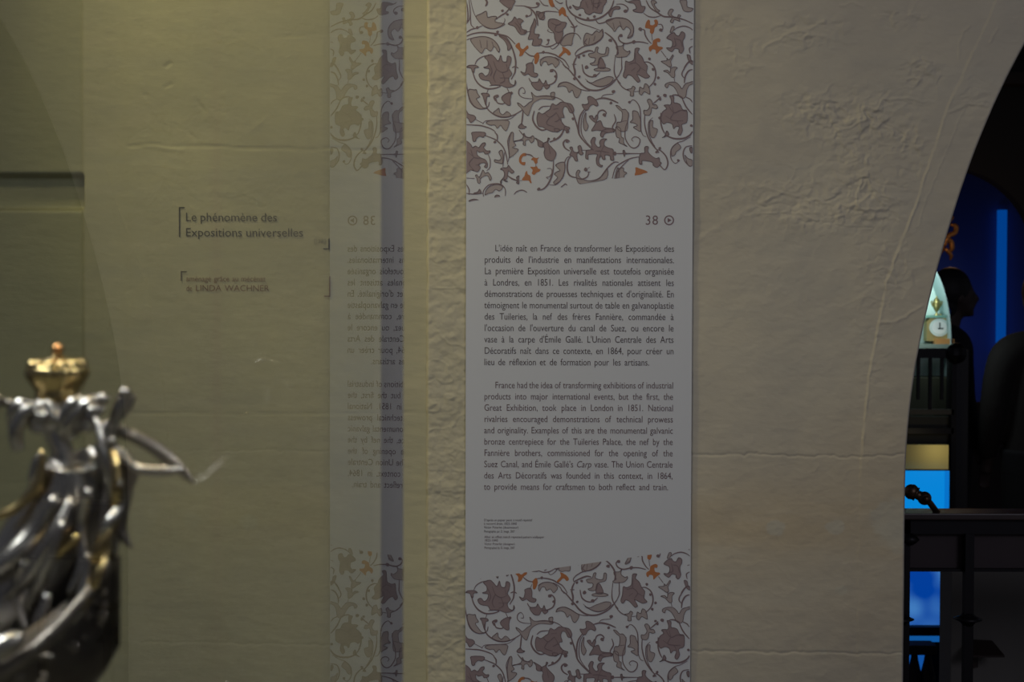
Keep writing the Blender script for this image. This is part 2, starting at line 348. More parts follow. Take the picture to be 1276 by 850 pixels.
STR = """
1.0 585.5,0 590,17 599,30 613,36 624,32 628,26 627.5,23|1.8 617,24 624,19 629,16 635,9|2.4 604,8 606,3 603,-2|1.5 580,0 582,13 582,25 578.5,33|1.3 583.5,0 585,12 584.5,23 579,32
1.2 585.5,17 586,30 590,35|1.4 579,42 586,37 593.5,35 600,32|2.0 579,46 589,42 602,40.5 616,42 624,43.5 632,46 641,55|1.1 579,51 586,48 600,45.5 611,48 618,54 621.5,61 621,66
2.0 621,44 632,51 638,62 641.5,76 641,88 640,92 636,99|1.6 637,84.5 641,83 645,85|1.6 653,64.5 659,69 665,70|1.4 664,73 661,80|1.3 591,81 594,75 601,70.5 609,69|2.0 588,88 591,98 597,106 606,110.5 616,110 623,107.5
1.3 640,7 652,7.5 662,9.5 669,8 670,4 667,4|2 652,7.5 660,11 666,18 668,25 669,32|1.3 660,11 661,17 658,20 655,20|1.4 654,40 660,39|1.3 671,0 676,6 682,7|1.6 687,6 695,13|2.0 705,20 711,29 714,34 714,40
1.6 709.5,33 714,34 718,31.5|1.2 670,17 680,14 695,15|1 689,41 684,40 681,38 682,36.5|1.5 670,55 678,58 686,57 693,53|1.2 684,58 687,61 692,58 697,52 703,44 711,41 717,42 721,46 722,49|1.4 682,51 682,54 679,56
1.8 670,66 680,65.5 690,68 695,71 702,75 708,84|1.2 690,71 698,76 704,85|1.0 671,75 678,71 688,71 695,76|2.3 704,0 705,8 711,17 722,23 734,25 746,22 756,15 761,7 763,0|1.2 715,19 716,24 722,29 734,33 747,38
1.6 741,25 745,29 756,26 765,22 775,22|1.2 752,27 760,23 770,22 780,24 787,32 787,42 781,46.5|1.4 748,37 750,44 746,50 738,55 728,57 719,62 715.5,67 717,71|2.2 752,40 760,46 766,54 768,62 767,68
2.2 716,70 724,66 732,63 738,64|2.0 717,71 714,78 714,85|1.8 711.5,80 717,80|1.8 724,80 725,86 727,91 733,95 740,95 746,90|2.2 700,80 707,86 713,93 718,99 724,106 733,111.5 745,112 757,107 764,101 770,93
1.0 728,98 735,104 746,108 757,105 765,98|2.4 713,81 715,88 715,95|1.2 700,80 704,84 708,85|1.2 694,109 696,104 704,102 712,105 722,111 733,113 735,111.5|1.6 764,80 764,90 767,98 772,104|1.8 684,88 688,86.5 692,91 692,98 689,103 682,106 676,106
1.4 658,97 660,101 663,103|1.4 580,97 581,108 584,122 590,132 598,136 606,134|1.4 606,116 608,110|1.3 609,107 616,106 623,107|1.8 604,124 606,134 611,140 620,145 630,146 640,143 650,137|1.2 609,127 608,132 606,134|1.8 631,110 634,116
1.6 617,122 619,128 625,129.5 629,128|2.4 617,126 615,121 619,119|1.0 601,155 604,151 612,150 624,149.5 635,148 643,142|1.4 592,149 602,154|1.6 579,155.5 590,156 600,157 612,161 617,165|1.2 653,112 650,109 646,112 646,118 652,122 663,123
1 653,112 653,116 650,116|1.8 651,137 650,148 649,156|1.2 670,120 686,120 696,123 703,128|2.2 665,138 663,148 667,157 674,162 680,161|1.4 670,137 675,133 685,132|2.0 705,128 712,139 716,150 719,160 721,168 727,176 735,184 739,187
2.0 727,136 722,144 720,155 721,168|1.2 730,136 725,143 723,155 724,167 730,177 736,183|2.2 741,124 750,122 760,124 769,128|1 748,121 752,118 763,117|1.8 743,145 745,139 750,137 754,140 753,143|1.8 801,77 806,77 812,81 815,88 815,96 812,103 806,109
1.4 768,101 775,109 783,113|1.4 789,114 796,113|1.4 766,5 774,5 780,9 780,13 777,15|2 803,0 808,9 817,15 825,20 837,21 850,24 861,29|1.4 800,16 806,20 814,21 821,19|1.6 796,36 801,37 802,43 806,50 810,54|1.3 818,30 822,30 824,34 823,38
1.2 810,42 811,50|1.8 772,43 769,46 771,51 778,54 788,52 798,52 806,54|1.6 822,63 828,71|1.4 773,70 773,80 773,86 769,95|1.4 765,71 764,80|1.4 833,82 834,87|1.3 838,96 839,101|1.5 838,37 842,34 850,32 857,34 861,37|1.5 861,48 858,49
2 861,76 857,76 852,82 850,87|1.5 854,80 849,88 848,93 851,97|2 861,86 856,88 852,95 851,103|1.8 836,118 842,118 849,121|1.8 848,121 853,132 861,142|1.4 852,120 858,123 861,127|1.6 812,129 818,124 822,120|1.8 822,140 822,152 824,160 827,166
1.8 802,143 802,155 806,170 812,180 817,186 820,190|1.1 812,146 807,152 807,165 811,176 815,182|1.3 784,127 787,124 792,127 796,135 797,150 797,160 800,168 804,170|1.2 774,151 780,150|1.4 782,140 781,150 778,160 778,172 784,182 790,184 795,180 796,173 790,170 786,173 788,176
1.4 764,191 776,191 798,191|1.8 820,204 827,211 831,204 829,195 823,188 818,186|1.6 796,195 785,197 773,203 766,209 762,222|1.4 783,198 773,208 768,215 767,222|2.4 828,168 838,172 850,172 858,168 861.5,163|1.2 859,170 850,175 842,178 835,186 835,197 840,203 845,200
1.6 861,181 853,183 850,191 852,200 858,207|1.6 724,187 730,187|2 709,188 703,184 701,178 705,174 709,176|2 710,195 707,200 706,210 708,217 712,220 717,221|1.2 711,195 706,196 703,202 703,212 699,223 692,230 684,230|1 681,210 686,210 687,215 684,220 680,221 683,223
2 689,200 688,215 683,228 677,235 670,237|2.2 703,157 699,167 693,173 684,177|2 704,160 708,162|1.6 716,221 724,223 731,220 733,214|1.4 731,214 735,214|1.2 731,210 734,208|1.6 736,225 746,222 756,209 764,202 770,202|1.4 697,234 701,231 704,229 706,231
1.6 604,169 612,172 618,175 626,183 630,193 632,205|1.8 616,165 619,169 619,175|1.2 607,191 610,199 610,208 606,213|1.3 580,222 591,222.5|1.2 628,190 627,198 626,208|1.3 636,165 632,175 633,185 634,195 632,202|2 632,219 638,223 644,225|1 647,225 650,225
1.2 639,177 650,174|1.6 653,192 660,193 664,196|1.2 667,204 667,208|1.4 602,245 602,238 608,231 616,229 624,230 629,236 629,245|1.3 580,241 590,242 601,241|1.4 580,229 584,236 584,243|1.4 639,244 643,239 650,237 655,239 657,241|1.4 673,236 670,238
1.6 646,162 651,168 656,171 662,172|1.6 764,142 766,150 762,158 764,165|1.5 861,57 857,60 858,66|1.3 690,0 696,4 700,3|1.3 730,48 727,53 731,56
"""
DOT = """
2.2 625,13.5 631,18 594,34.5 616.5,43.5 619,40 668,4.5 655,20 653,40 682,50 676,65 709,9 721,18.5 731,23 739,20.5 726,69 720,71 720.5,95.5 714.5,98 691,95 636.5,116 713,148 760,128 818.5,96.5 814.5,104.5 812,86 807.5,73 783,127 820.5,146.5 860,156 844,199.5 817,189 821,184.5 690,173 616,177 818.5,119.5 821,123
2.9 669,5 686,88 729.5,83.5 740,94 618.5,120 763,114 752,143 777.5,13.5 796,36 821.5,37 772,44 788,52 827,118.5 765,191 706,176 729,211 706,164 671,236 759,50
"""
FILL = """
F 592,21 599,17 605,14 606.5,21.5 612,20.5 618,21 616,27 628,30 621,34 613,36 605,34.5 599,30|M 622,0 626,6 632,10 635,13 638,7 640,0|F 586,48.5 589,56 594,62 599.5,66.5 604,60 610.5,64 615,58 620,65 621.5,61 618,54 611,48 600,45.5
M 621,45 628,45 634,52 636,59 632,63 631,57 627,50|O 641,57.5 646,53 647.5,59 651,61 656,56.5 657.5,60 653,64 650,69 646,70 646.5,64|O 664,70 669,65 671,71 668,79 665,79 665,73|M 648,89 653,91 655,84 655,80 662,78 664,84 664,90 669,92 667,96 661,95 657,92 652,94
M 581,84 584,81.5 592,81.5 595.5,84 591,85 590,90 588,90 586,85|M 603,71 611,68 616,72 620,76 623,69 625,76 630,77 631.5,70 636,72 635,80 633,85 637,92 633,98 635,104 640,106 641,100 642,104 638,108 630,109 622,106 612,106 609,101 603,100 598,98 596,93 600,91 604,95 608,92 609,86 604,85 602,84 607,82 607,76
M 632,30 637,26 640,21 643,24 646,23 651,26 648,29 648,34 651,37 655,38 654,42 648,43 644,39 640,33|M 665,23 663,28 660,35 659,42 657,49 663,49 662,56 668,57 672,56 674,49 669,48 671,43 665,42 665,36 667,30|M 667,14 676,17 677,24 672,24 669,20|O 682,0 685,8 690,8 688,3 687,0
O 695,13 699.5,8.5 703,12 704,18 707,21 702,20 699,17 696,20 695,17|M 670,17 677,15 675,21 671,24|M 682,26 685,23.5 692,24 698,27 704,28 703,33 700,37 700,44 696,52 693,54 690,48 689,41 685,37 682,33|F 697,54 703,44 711,41 714,42 712,49 711,56 706,56 701,57
O 695,69 700,63 699,58 704,60 708,63 710,67 707,69 703,65.5 697,71|F 672,76 678,71 688,71 696,77 691,84 687,79 682,81 680,77 676,77 673,82|M 712,6 716,8 721,8 724,0 740,-3 754,0 750,8 748,16 742,16 738,15 733,18 728,16 726,11 722,10 717,12 714,9|M 757,15 764,8 770,8 770,11 763,12 760,20 758,20
F 753,26.5 760,23 770,22 780,24 787,32 787,42 785,46 780,47 784,38 779,33 775,37 771,32 768,34 764,39 761,35|F 726,55 726,47 729,41 736,43 739,40 742,38 745,40 749,36 750,42 747,48 740,53 730,57|F 732,67 739,65 741,59 744,59 743,65 752,67 754,59 757,60 756,68 751,70 746,72 744,80 737,81 734,79 739,77 740,72 734,71
M 745,73 749,73 753,84 744,84|F 739,86 746,84 753,84 759,86 757,88 750,88.5 741,88|F 694,108 697,104 704,102 712,105 720,110 723,113 719,121 715,120 712,112 708,115 705,109 700,107|F 730,101 736,103 742,100 750,97 757,95 763,97 758,104 747,107.5 736,104.5
M 661,103 669,102 671,98 674,103 677,104 679,100 681,105 684,107 680,111 676,107 673,112 668,112 664,109|F 583,112 590,112 593,112 594,116 597,121 593,123 596,128 601,134 606,135 597,136 589,132 584,124|M 599,117 602,116 608,117 609,120 606,121 605,130 604,130 601,120
M 624,122 631,116 636,116 635,124 635,131 630,130|F 614,141 618,137 621,135 622,140 626,143 631,139 636,144 628,146 620,145|F 605,153 612,150 632,150 633,156 630,163 626,160 623,156 619,160 616,156 610,156|M 579,135 583,142 590,144 592,148 586,153 583,148 579,145
F 661,115 664,118 668,120 680,119 690,121 688,124 675,123 667,126 662,131 659,140 657,144 653,141 648,134 645,131 644,128 648,130 652,133 658,128 663,124|M 645,158 649,154 652,157 655,158 652,160 647,160|F 685,116 690,115 689,122 686,121
M 670,140 675,142 681,138 684,136 687,129 692,131 698,127 705,128 711,130 714,136 713,140 709,140 706,134 702,133 700,139 702,146 698,147 700,154 704,157 709,159 706,163 700,161 696,163 688,164 680,161 675,158 670,157 668,148|M 731,121 735,120 741,124 744,130 742,132 738,130 734,132 731,137 727,136 724,130 728,130 732,128
F 729,140 726,148 726,158 729,163 732,157 729,150|M 733,145 737,144 739,148 742,143 744,146 742,152 747,150 750,157 754,159 763,160 765,163 757,165 750,163 742,162 736,163 739,157 741,153 737,150
M 778,76 782,77 788,74 789,66 790,60 795,60 793,65 798,70 801,77 805,82 804,90 808,95 803,97 798,95 792,92 796,100 793,102 789,98 785,94 781,93 778,97 775,94 777,86|F 780,111 785,110 787,107 790,109 788,114 788,119 784,119 784,114
F 795,112 796,108 800,110 802,104 806,106 808,112 808,117 804,115 801,114 798,118 795,116|M 777,0 780,2 787,0 795,0 797,7 802,8 799,15 793,15 788,14 787,12 791,10 788,4 782,3|F 830,17 833,11 837,12 834,17 837,20 842,21 843,18 846,19 844,22 845,26 842,25 838,24 836,28 833,26 835,22
F 809,2 813,0 816,3 813,5 817,11 820,13 816,14|F 845,0 847,6 850,13 858,14 861,10 854,8 853,0|O 802,34 803,28 806,24 808,26 808,30 811,31 814,29 813,25 816,24 818,27 817,32 814,34 813,39 811,42 808,40 808,36 805,35|O 811,55 812,50 818,47 821,49 820,52 817,52 818,57 823,58 824,60 820,63 816,67 815,62 811,61 809,64 807,62 807,58
F 773,57 776,54 775,60 780,64 783,63 783,66 779,70 773,71 767,71 765,69 769,66 766,58|F 822,76 829,75 829,72 832,74 836,68 837,70 834,76 835,82 832,83 828,80|F 825,88 830,87 833,90 834,85 838,83 842,84 839,88 839,95 836,96 833,93 830,90
M 829,46 833,42 838,40 840,43 844,44 847,39 851,41 851,46 849,50 849,55 850,61 847,66 844,64 844,61 839,60 835,64 830,61 829,59 834,59 836,55 835,50 830,48|F 833,40 835,33 838,33 837,38|M 854,68 858,69 859,74 861.5,76 861.5,80 857,77
F 827,107 828,104 833,102 840,102 845,106 848,110 852,104 858,102 861.5,101 861.5,104 857,106 854,112 853,119 850,122 845,120 841,112 837,107 832,105 830,109|M 833,119 838,120 838,127 842,128 846,130 849,136 854,137 855,144 854,152 848,155 849,162 846,168 843,165 845,158 841,157 838,160 836,154 830,152 825,154 822,147 824,139 829,135 826,131 830,130 834,130 835,125
F 805,125 808,123 811,126 812,130 816,130 818,134 815,135 811,134 810,139 808,143 803,143 801,141 801,137 805,137 808,132|F 808,152 812,150 812,158 818,161 814,171 809,168|F 787,138 793,139 795,144 797,150 797,163 792,161 788,158 793,156 789,153 784,152 787,148
F 766,131 770,132 774,136 778,136 782,142 781,150 780,162 772,163 767,158 768,152 773,151 774,140 770,136|F 766,158 772,160 773,170 776,172 776,178 780,182 774,179 770,177 771,172 767,170|M 775,188 777,187 778,190 783,191 778,192 777,195
M 797,191 802,190 802,184 804,182 807,183 806,188 810,193 816,197 820,196 821,201 823,203 818,208 813,206 812,202 805,200 799,200 799,204 796,204 795,199|F 770,210 776,209 776,213 780,215 777,218 776,221 768,222|O 791,208 797,210 803,212 806,214.5 800,216 794,219 790,218 791,213
M 827,169 829,163 831,164 832,168 827,170 824,171|F 843,178 847,183 845,186 841,189 840,192 836,194 835,186 838,181|F 852,193 856,197 861,199 861,206 856,205|M 858,184 861,183 861,190 859,189
M 730,187 736,186 736,180 735,176 738,171 741,172 740,178 744,183 747,182 746,177 749,173 755,173 752,176 752,181 757,184 763,186 763,192 764,199 760,199 759,194 753,193 753,198 750,198 748,194 745,200 747,205 750,206 748,208 743,205 742,198 743,192 735,192 732,193 732,198 729,197 729,191
M 709,184 712,183 714,189 720,189 719,183 722,181 724,185 724,188 726,191 723,193 719,190 718,195 719,200 716,200 713,195 709,193 711,188|F 692,205 698,202 703,203 703,212 700,222 692,229 689,227 694,221 690,217 693,214 697,212 693,208
M 677,178 681,176 682,172 684,173 682,178 688,185 692,190 691,196 688,200 684,200 679,197 677,190 678,185 675,181|M 690,160 696,161 695,164 691,164|F 717,217 719,212 722,213 720,218 725,223 735,225 745,222 753,214 756,210 755,222 740,226 724,229 719,226|F 765,223 768,210 770,210 770,222
M 747,168 750,162 760,160 765,162 763,164 753,166 750,171|M 579,178 586,180 588,184 592,182 596,184 600,179 604,178 604,181 602,184 606,188 610,188 609,191 604,192 602,189 597,190 594,188 594,193 599,197 604,199 607,204 606,209 603,208 605,204 601,203 596,205 598,209 595,214 590,213 586,212 579,214
M 588,165 603,165 604,169 601,171 597,170 593,173 592,176 589,176 588,170|F 592,219 594,218 597,221 601,212 604,216 608,215 612,222 610,225 608,220 604,219 598,223 598,228 595,228 594,223|F 621,190 624,187 626,190 626,200 625,204 621,203 616,202 616,199 621,200 624,197
F 636,166 639,166 639,176 642,181 638,184 645,186 642,191 637,195 634,195 633,180|M 623,211 626,209 631,209 633,206 636,210 640,214 637,216 633,213 632,218 631,223 628,224 632,226 629,226 625,224 624,229 623,226 627,221 628,216 626,212|M 643,221 646,219 646,223 646,229 643,228 644,225
F 640,176 650,173 652,166 655,171 660,171 663,169 665,172 664,176 661,178 658,174 654,176 654,181 651,180 651,175|M 666,172 670,174 676,178 676,183 670,182 669,176|O 661,199 664,196 668,197 671,196 669,199 669,203 666,204 664,200|O 660,208 665,208 668,207 670,210 673,211 671,214 668,215 665,218 662,216 663,212
O 650,223 653,219 654,215 656,213 657,217 660,219 661,225 662,228 660,228 658,225 651,225|O 655,191 651,191 647,195 646,201 649,205 653,206 654,202 650,202 649,199 651,195 655,194|F 604,243 606,236 612,231 620,230 626,233 622,238 617,236 613,240 608,241|M 616,246 618,243 622,244 621,246
M 590,241 595,239 597,236 599,239 598,241|M 584,251 588,248.5 593,248.5 597,250.5|F 735,0 739,-4 744,-3 745,6 740,9
"""
INNER = """
608,78 612,88 610,95|614,76 618,86 625,90 632,88|618,86 614,96 617,103|625,90 628,100 622,104|632,88 630,80|622,97 634,97|640,28 645,33 648,40|643,26 649,34|685,28 692,31 698,29|692,31 690,38 695,40 700,38|728,2 731,10|738,0 737,12|744,2 742,12|735,5 748,3
678,141 684,146 692,140|684,146 680,154 690,158|692,140 696,148 690,152|696,148 704,158|688,136 695,135|782,80 790,78 796,84 792,90|790,78 790,66|796,84 803,88|785,88 790,84|832,132 838,140 846,137 854,138|838,140 834,148 842,150 850,150|834,148 828,144|838,140 836,132|842,150 845,156
840,48 846,50 848,58|838,46 840,56 834,58|586,186 590,196 600,197|590,196 584,204 590,212|583,190 590,196|598,205 592,206|740,188 748,188 758,190|748,188 746,196|748,188 752,180|683,182 685,192|597,50 599,60|606,50 606,60|612,52 614,58|762,28 764,36|770,26 773,34|733,47 732,55|740,44 738,51
"""
def strips(L, key):
    for row in L.strip().split('\n'):
        for it in row.split('|'):
            t = it.split(' ')
            h = t[0] if key else None
            yield h, [tuple(map(float, p.split(','))) for p in (t[1:] if key else t)]
layers = {'stem': [], 'F': [], 'M': [], 'O': [], 'ol': []}
def add_poly(layer, pts):
    layers[layer].append(pts)
def stroke_quads(pts, wd, taper=True):
    Q = catmull([Vector(p) for p in pts], 5); n = len(Q); L = []; Rr = []
    for i, q in enumerate(Q):
        t = (Q[min(i+1, n-1)] - Q[max(i-1, 0)]); t = t.normalized() if t.length else Vector((1, 0))
        nn = Vector((-t.y, t.x)); s = i/(n-1); k = wd/2*(.62 + .5*math.sin(math.pi*s)) if taper else wd/2
        L.append(q + nn*k); Rr.append(q - nn*k)
    return [(L[i], L[i+1], Rr[i+1], Rr[i]) for i in range(n-1)]
for h, p in strips(STR, True): layers['stem'].append(('q', stroke_quads(p, float(h)*.9)))
for row in DOT.strip().split('\n'):
    t = row.split(' ')
    for s in t[1:]:
        x, y = map(float, s.split(',')); r = float(t[0])*.8
        add_poly('stem', [(x + r*(1+.15*math.sin(3*a+x))*math.cos(a), y + r*(1+.15*math.cos(2*a+y))*math.sin(a)) for a in np.linspace(0, 2*math.pi, 11)[:-1]])
for h, p in strips(FILL, True):
    Q = [(a.x, a.y) for a in catmull([Vector(q) for q in p], 3, True)]
    add_poly(h, Q); pass
    n = len(Q); O_ = []
    for i in range(n):
        a, b = Vector(Q[i]), Vector(Q[(i+1) % n]); t = (b-a)
        if t.length < 1e-6: continue
        nn = Vector((-t.y, t.x)).normalized()*.38; e = t.normalized()*.2
        if h != 'O': O_.append((a+nn-e, b+nn+e, b-nn+e, a-nn-e))
    layers['ol'].append(('q', O_))
for h, p in strips(INNER, False): layers['ol'].append(('q', stroke_quads(p, .9)))
def tri_poly(poly, bm, yo, off, Y=YB):
    P2 = [Vector((q[0], q[1])) for q in poly]; T = [(0, 1, 2, 3)]
    if len(P2) > 4:
        res = delaunay_2d_cdt(P2, [], [list(range(len(P2)))], 1, 1e-4); P2, T = res[0], res[2]
    V = [bm.verts.new(((q[0]-638)/F*Y, Y - yo, wz(q[1], Y) + off)) for q in P2]
    for t in T:
        try: bm.faces.new([V[i] for i in t])
        except ValueError: pass
def pattern(name, off, lines, parent):
    root = None
    for key, m, yo in (('F', M_fl, .0002), ('M', M_fm, .00028), ('O', M_or, .00036), ('ol', M_ol, .00064), ('stem', M_st, .00042)):
        bm = bmesh.new()
        for i, p in enumerate(layers[key]):          # each printed stroke lies a hair above the one before
            e = yo + i*6e-7
            if isinstance(p, tuple) and p[0] == 'q':
                for j, q in enumerate(p[1]): tri_poly(q, bm, e, off)
            else: tri_poly(p, bm, e, off)
        for (ax, ay), (bx, by) in lines:       # keep what is on the outer side of each cut
            a = Vector(((ax-638)/F*YB, 0, wz(ay, YB))); b = Vector(((bx-638)/F*YB, 0, wz(by, YB)))
            n = Vector((-(b-a).z, 0, (b-a).x))
            bmesh.ops.bisect_plane(bm, geom=bm.verts[:]+bm.edges[:]+bm.faces[:], plane_co=a, plane_no=n, clear_outer=True)
        me = bpy.data.meshes.new(key); bm.to_mesh(me); bm.free()
        nm = {'F': 'pale_leaf_print', 'M': 'mauve_flower_print', 'O': 'orange_blossom_print', 'ol': 'outline_print', 'stem': 'scroll_stem_print'}[key]
        o = link(nm, me, m); par(o, parent); o['kind'] = 'stuff'      # printed motifs too small to pick apart
pattern('top', 0, [((870, 205.6), (570, 253.6)), ((580.8, 400), (580.8, 0)), ((861.6, 0), (861.6, 400)), ], ban)
zoff = wz(717.0, YB) - wz(62.0, YB)
pattern('bottom', zoff, [((570, 725.5), (870, 682.5)), ((580.8, 1000), (580.8, 600)), ((861.6, 600), (861.6, 1000))], ban)

fr = """616|L'idée naît en France de transformer les Expositions des
603|produits de l'industrie en manifestations internationales.
603|La première Exposition universelle est toutefois organisée
603|à Londres, en 1851. Les rivalités nationales attisent les
603|démonstrations de prouesses techniques et d'originalité. En
603|témoignent le monumental surtout de table en galvanoplastie
603|des Tuileries, la nef des frères Fannière, commandée à
603|l'occasion de l'ouverture du canal de Suez, ou encore le
603|vase à la carpe d'Émile Gallé. L'Union Centrale des Arts
603|Décoratifs naît dans ce contexte, en 1864, pour créer un
603|lieu de réflexion et de formation pour les artisans.""".split('\n')
en = """616.5|France had the idea of transforming exhibitions of industrial
603|products into major international events, but the first, the
603|Great Exhibition, took place in London in 1851. National
603|rivalries encouraged demonstrations of technical prowess
603|and originality. Examples of this are the monumental galvanic
603|bronze centrepiece for the Tuileries Palace, the nef by the
603|Fannière brothers, commissioned for the opening of the
603|Suez Canal, and Émile Gallé's Carp vase. The Union Centrale
603|des Arts Décoratifs was founded in this context, in 1864,
603|to provide means for craftsmen to both reflect and train.""".split('\n')
YT = YB - .0003
p1 = Print()
for i, l in enumerate(fr):
    a, s = l.split('|'); y = 313.4 + 14.18*i
    if i == 10: line(p1, s, float(a), 809, y, 8.2, .79, YT)
    else: line(p1, s, float(a)+.3, 839.3, y, 8.2, .79, YT)
p1.build('french_text', M_ink, ban)
p1 = Print()
for i, l in enumerate(en):
    a, s = l.split('|'); y = 483.8 + 14.08*i
    line(p1, s, float(a)+.3, 833.5 if i == 9 else 839, y, 8.0, .79, YT, italic=('Carp',))
p1.build('english_text', M_ink2, ban)
p1 = Print(); line(p1, '38', 803, 821.8, 279.6, 11.4, .95, YT, space=1.1)
def ring(pr, cx, cy, r0, r1, Y, n=28):
    V = []; Fc = []
    for k in range(n):
        a = 2*math.pi*k/n; V += [(r0*math.cos(a), r0*math.sin(a)), (r1*math.cos(a), r1*math.sin(a))]
        j = (k+1) % n; Fc.append((2*k, 2*k+1, 2*j+1, 2*j))
    pr.add(V, Fc, (cx-638)/F*Y, wz(cy, Y), Y, Y/F)
ring(p1, 833, 274, 4.7, 6.2, YT)
p1.add([(-1.8, 2.9), (3.0, 0), (-1.8, -2.9)], [(0, 1, 2)], (833-638)/F*YT, wz(274, YT), YT, YT/F)
p1.build('number_38_with_play_sign', M_mau, ban)
p1 = Print()
for i, (s, xe, y) in enumerate((("D'après un papier peint à motif répétitif", 664, 649.6), ("à raccord droit, 1825-1840", 644.5, 654.1), ("Victor Poterlet (dessinateur)", 646.5, 658.7), ("Photographie par D. Image, 2007", 642, 663.7))):
    line(p1, s, 603.5, xe, y, 2.9, .8, YT, False, 1.2)
p1.build('french_caption', M_ink, ban)
p1 = Print()
for i, (s, xe, y) in enumerate((("After an offset match repeated pattern wallpaper", 679, 670.6), ("1825-1840", 621, 674.9), ("Victor Poterlet (designer)", 642, 679.4), ("Photographed by D. Image, 2007", 642, 684.2))):
    line(p1, s, 604, xe, y, 2.9, .8, YT, False, 1.2)
p1.build('english_caption', M_ink2, ban)

# ------------------------------------------------------------------ lettering on the wall behind the case
YW = YL - .0043
M_wl = mat('dark_wall_lettering', (.045, .045, .035), .5); M_wr = mat('red_wall_lettering', (.17, .085, .05), .5); M_wg = mat('grey_wall_lettering', (.10, .09, .06), .5)
M_wb = mat('faint_wall_lettering', (.19, .18, .12), .5)
ti = thing('wall_title_lettering', "dark wall lettering 'Le phénomène des Expositions universelles' between corner brackets", 'lettering', (wx(300), YW, wz(300, YW)))
p1 = Print(); line(p1, 'Le phénomène des', 231, 345, 276.6, 10.4, .84, YW, False, 4.2); line(p1, 'Expositions universelles', 231, 377.5, 295.6, 10.4, .84, YW, False, 4.6)
p1.build('title_text', M_wl, ti)
def bracket(pr, x, y0, y1, xe, top):
    def r(a, b, c, d): pr.add([(0, 0), (c-a, 0), (c-a, -(d-b)), (0, -(d-b))], [(0, 1, 2, 3)], (a-638)/F*YW, wz(b, YW), YW, YW/F)
    r(x-.8, y0, x+.8, y1); yy = y0 if top else y1-1.5
    r(min(x, xe), yy, max(x, xe), yy+1.5)
p1 = Print(); bracket(p1, 224, 259, 296.5, 230.5, True); p1.build('bracket', M_wl, ti); p1 = Print(); bracket(p1, 410, 298, 311.5, 403, False); p1.build('bracket', M_wl, ti)
p1 = Print(); line(p1, '[|38]', 391, 405.5, 303.6, 5.2, .7, YW, False, 2); p1.build('number_text', M_wb, ti)
sp = thing('wall_sponsor_lettering', "small reddish wall lettering 'aménagé grâce au mécénat' under the larger title", 'lettering', (wx(300), YW, wz(360, YW)))
p1 = Print(); line(p1, 'aménagé grâce au mécénat', 232, 331, 351.6, 6.6, .84, YW, False, 3.4); line(p1, 'de', 232, 239.5, 363.6, 6.6, .84, YW, False, 3); line(p1, 'LINDA WACHNER', 243.5, 335.5, 363.6, 7.4, .9, YW, False, 4)
# serifs for the capitals of the name
p1.build('sponsor_text', M_wr, sp)
p1 = Print(); bracket(p1, 226, 339, 351, 233, True); p1.build('bracket', M_wg, sp)
p1 = Print(); bracket(p1, 411, 345, 370.5, 404, False); p1.build('bracket', M_wr, sp)

# ------------------------------------------------------------------ glass case
def glass_mat(name, ior, tint=(1, 1, 1)):
    m = bpy.data.materials.new(name); m.use_nodes = True; nt = m.node_tree; nt.nodes.remove(nt.nodes['Principled BSDF'])
    out = nt.nodes['Material Output']; t = nt.nodes.new('ShaderNodeBsdfTransparent'); g = nt.nodes.new('ShaderNodeBsdfGlossy'); f = nt.nodes.new('ShaderNodeFresnel'); mx = nt.nodes.new('ShaderNodeMixShader')
    t.inputs[0].default_value = (*tint, 1); g.inputs['Roughness'].default_value = 0; f.inputs['IOR'].default_value = ior
    nt.links.new(f.outputs[0], mx.inputs[0]); nt.links.new(t.outputs[0], mx.inputs[1]); nt.links.new(g.outputs[0], mx.inputs[2]); nt.links.new(mx.outputs[0], out.inputs[0])
    return m
M_gl = glass_mat('case_glass', 1.49, (.93, .95, .90)); M_gb = glass_mat('case_glass_back', 1.5, (.96, .97, .94)); M_gc = bpy.data.materials.new('glass_inner_face'); M_gc.use_nodes = True
nt = M_gc.node_tree; nt.nodes.remove(nt.nodes['Principled BSDF']); t = nt.nodes.new('ShaderNodeBsdfTransparent'); nt.links.new(t.outputs[0], nt.nodes['Material Output'].inputs[0])
GX0, GK = -.1458, .0562          # pane: x = GX0 + GK*y
YG0, YG1 = .26, 1.10
def gx(y): return GX0 + GK*y
case = thing('display_case', 'tall glass display case standing left of the text panel', 'display case', (-.6, .7, 0))
def pane(name, a, b, z0, z1, th, m, parent):
    """glass sheet from a to b (x,y), thickness going to the left of a->b; the face on the right side mirrors"""
    a = Vector((*a, 0)); b = Vector((*b, 0)); d = (b-a).normalized(); n = Vector((-d.y, d.x, 0))*th
    bm = bmesh.new(); v = [bm.verts.new((p.x, p.y, z)) for p in (a, b, b+n, a+n) for z in (z0, z1)]
    idx = ((0,2,3,1),(2,4,5,3),(4,6,7,5),(6,0,1,7),(0,6,4,2),(1,3,5,7))
    fs = [bm.faces.new([v[i] for i in q]) for q in idx]
    bmesh.ops.recalc_face_normals(bm, faces=bm.faces)
    me = bpy.data.meshes.new(name); bm.to_mesh(me); bm.free(); me.materials.append(m); me.materials.append(M_gc)
    for i, p in enumerate(me.polygons): p.material_index = 0 if i == 0 else 1
    o = link(name, me); par(o, parent); return o
pane('side_glass', (gx(YG0), YG0), (gx(YG1), YG1), 1.14, 2.08, .006, M_gl, case)
pane('back_glass', (-1.05, YG1-.012), (gx(YG1)-.022, YG1-.012), 1.14, 2.08, .006, M_gb, case)
M_seal = mat('dark_seal', (.035, .028, .035), .5); M_case = mat('case_paint', (.10, .10, .09), .5, bump=(80, .2, .001)); M_cl = mat('case_floor_cloth', (.16, .155, .12), .9, bump=(300, .4, .001))
XE = gx(YG1)
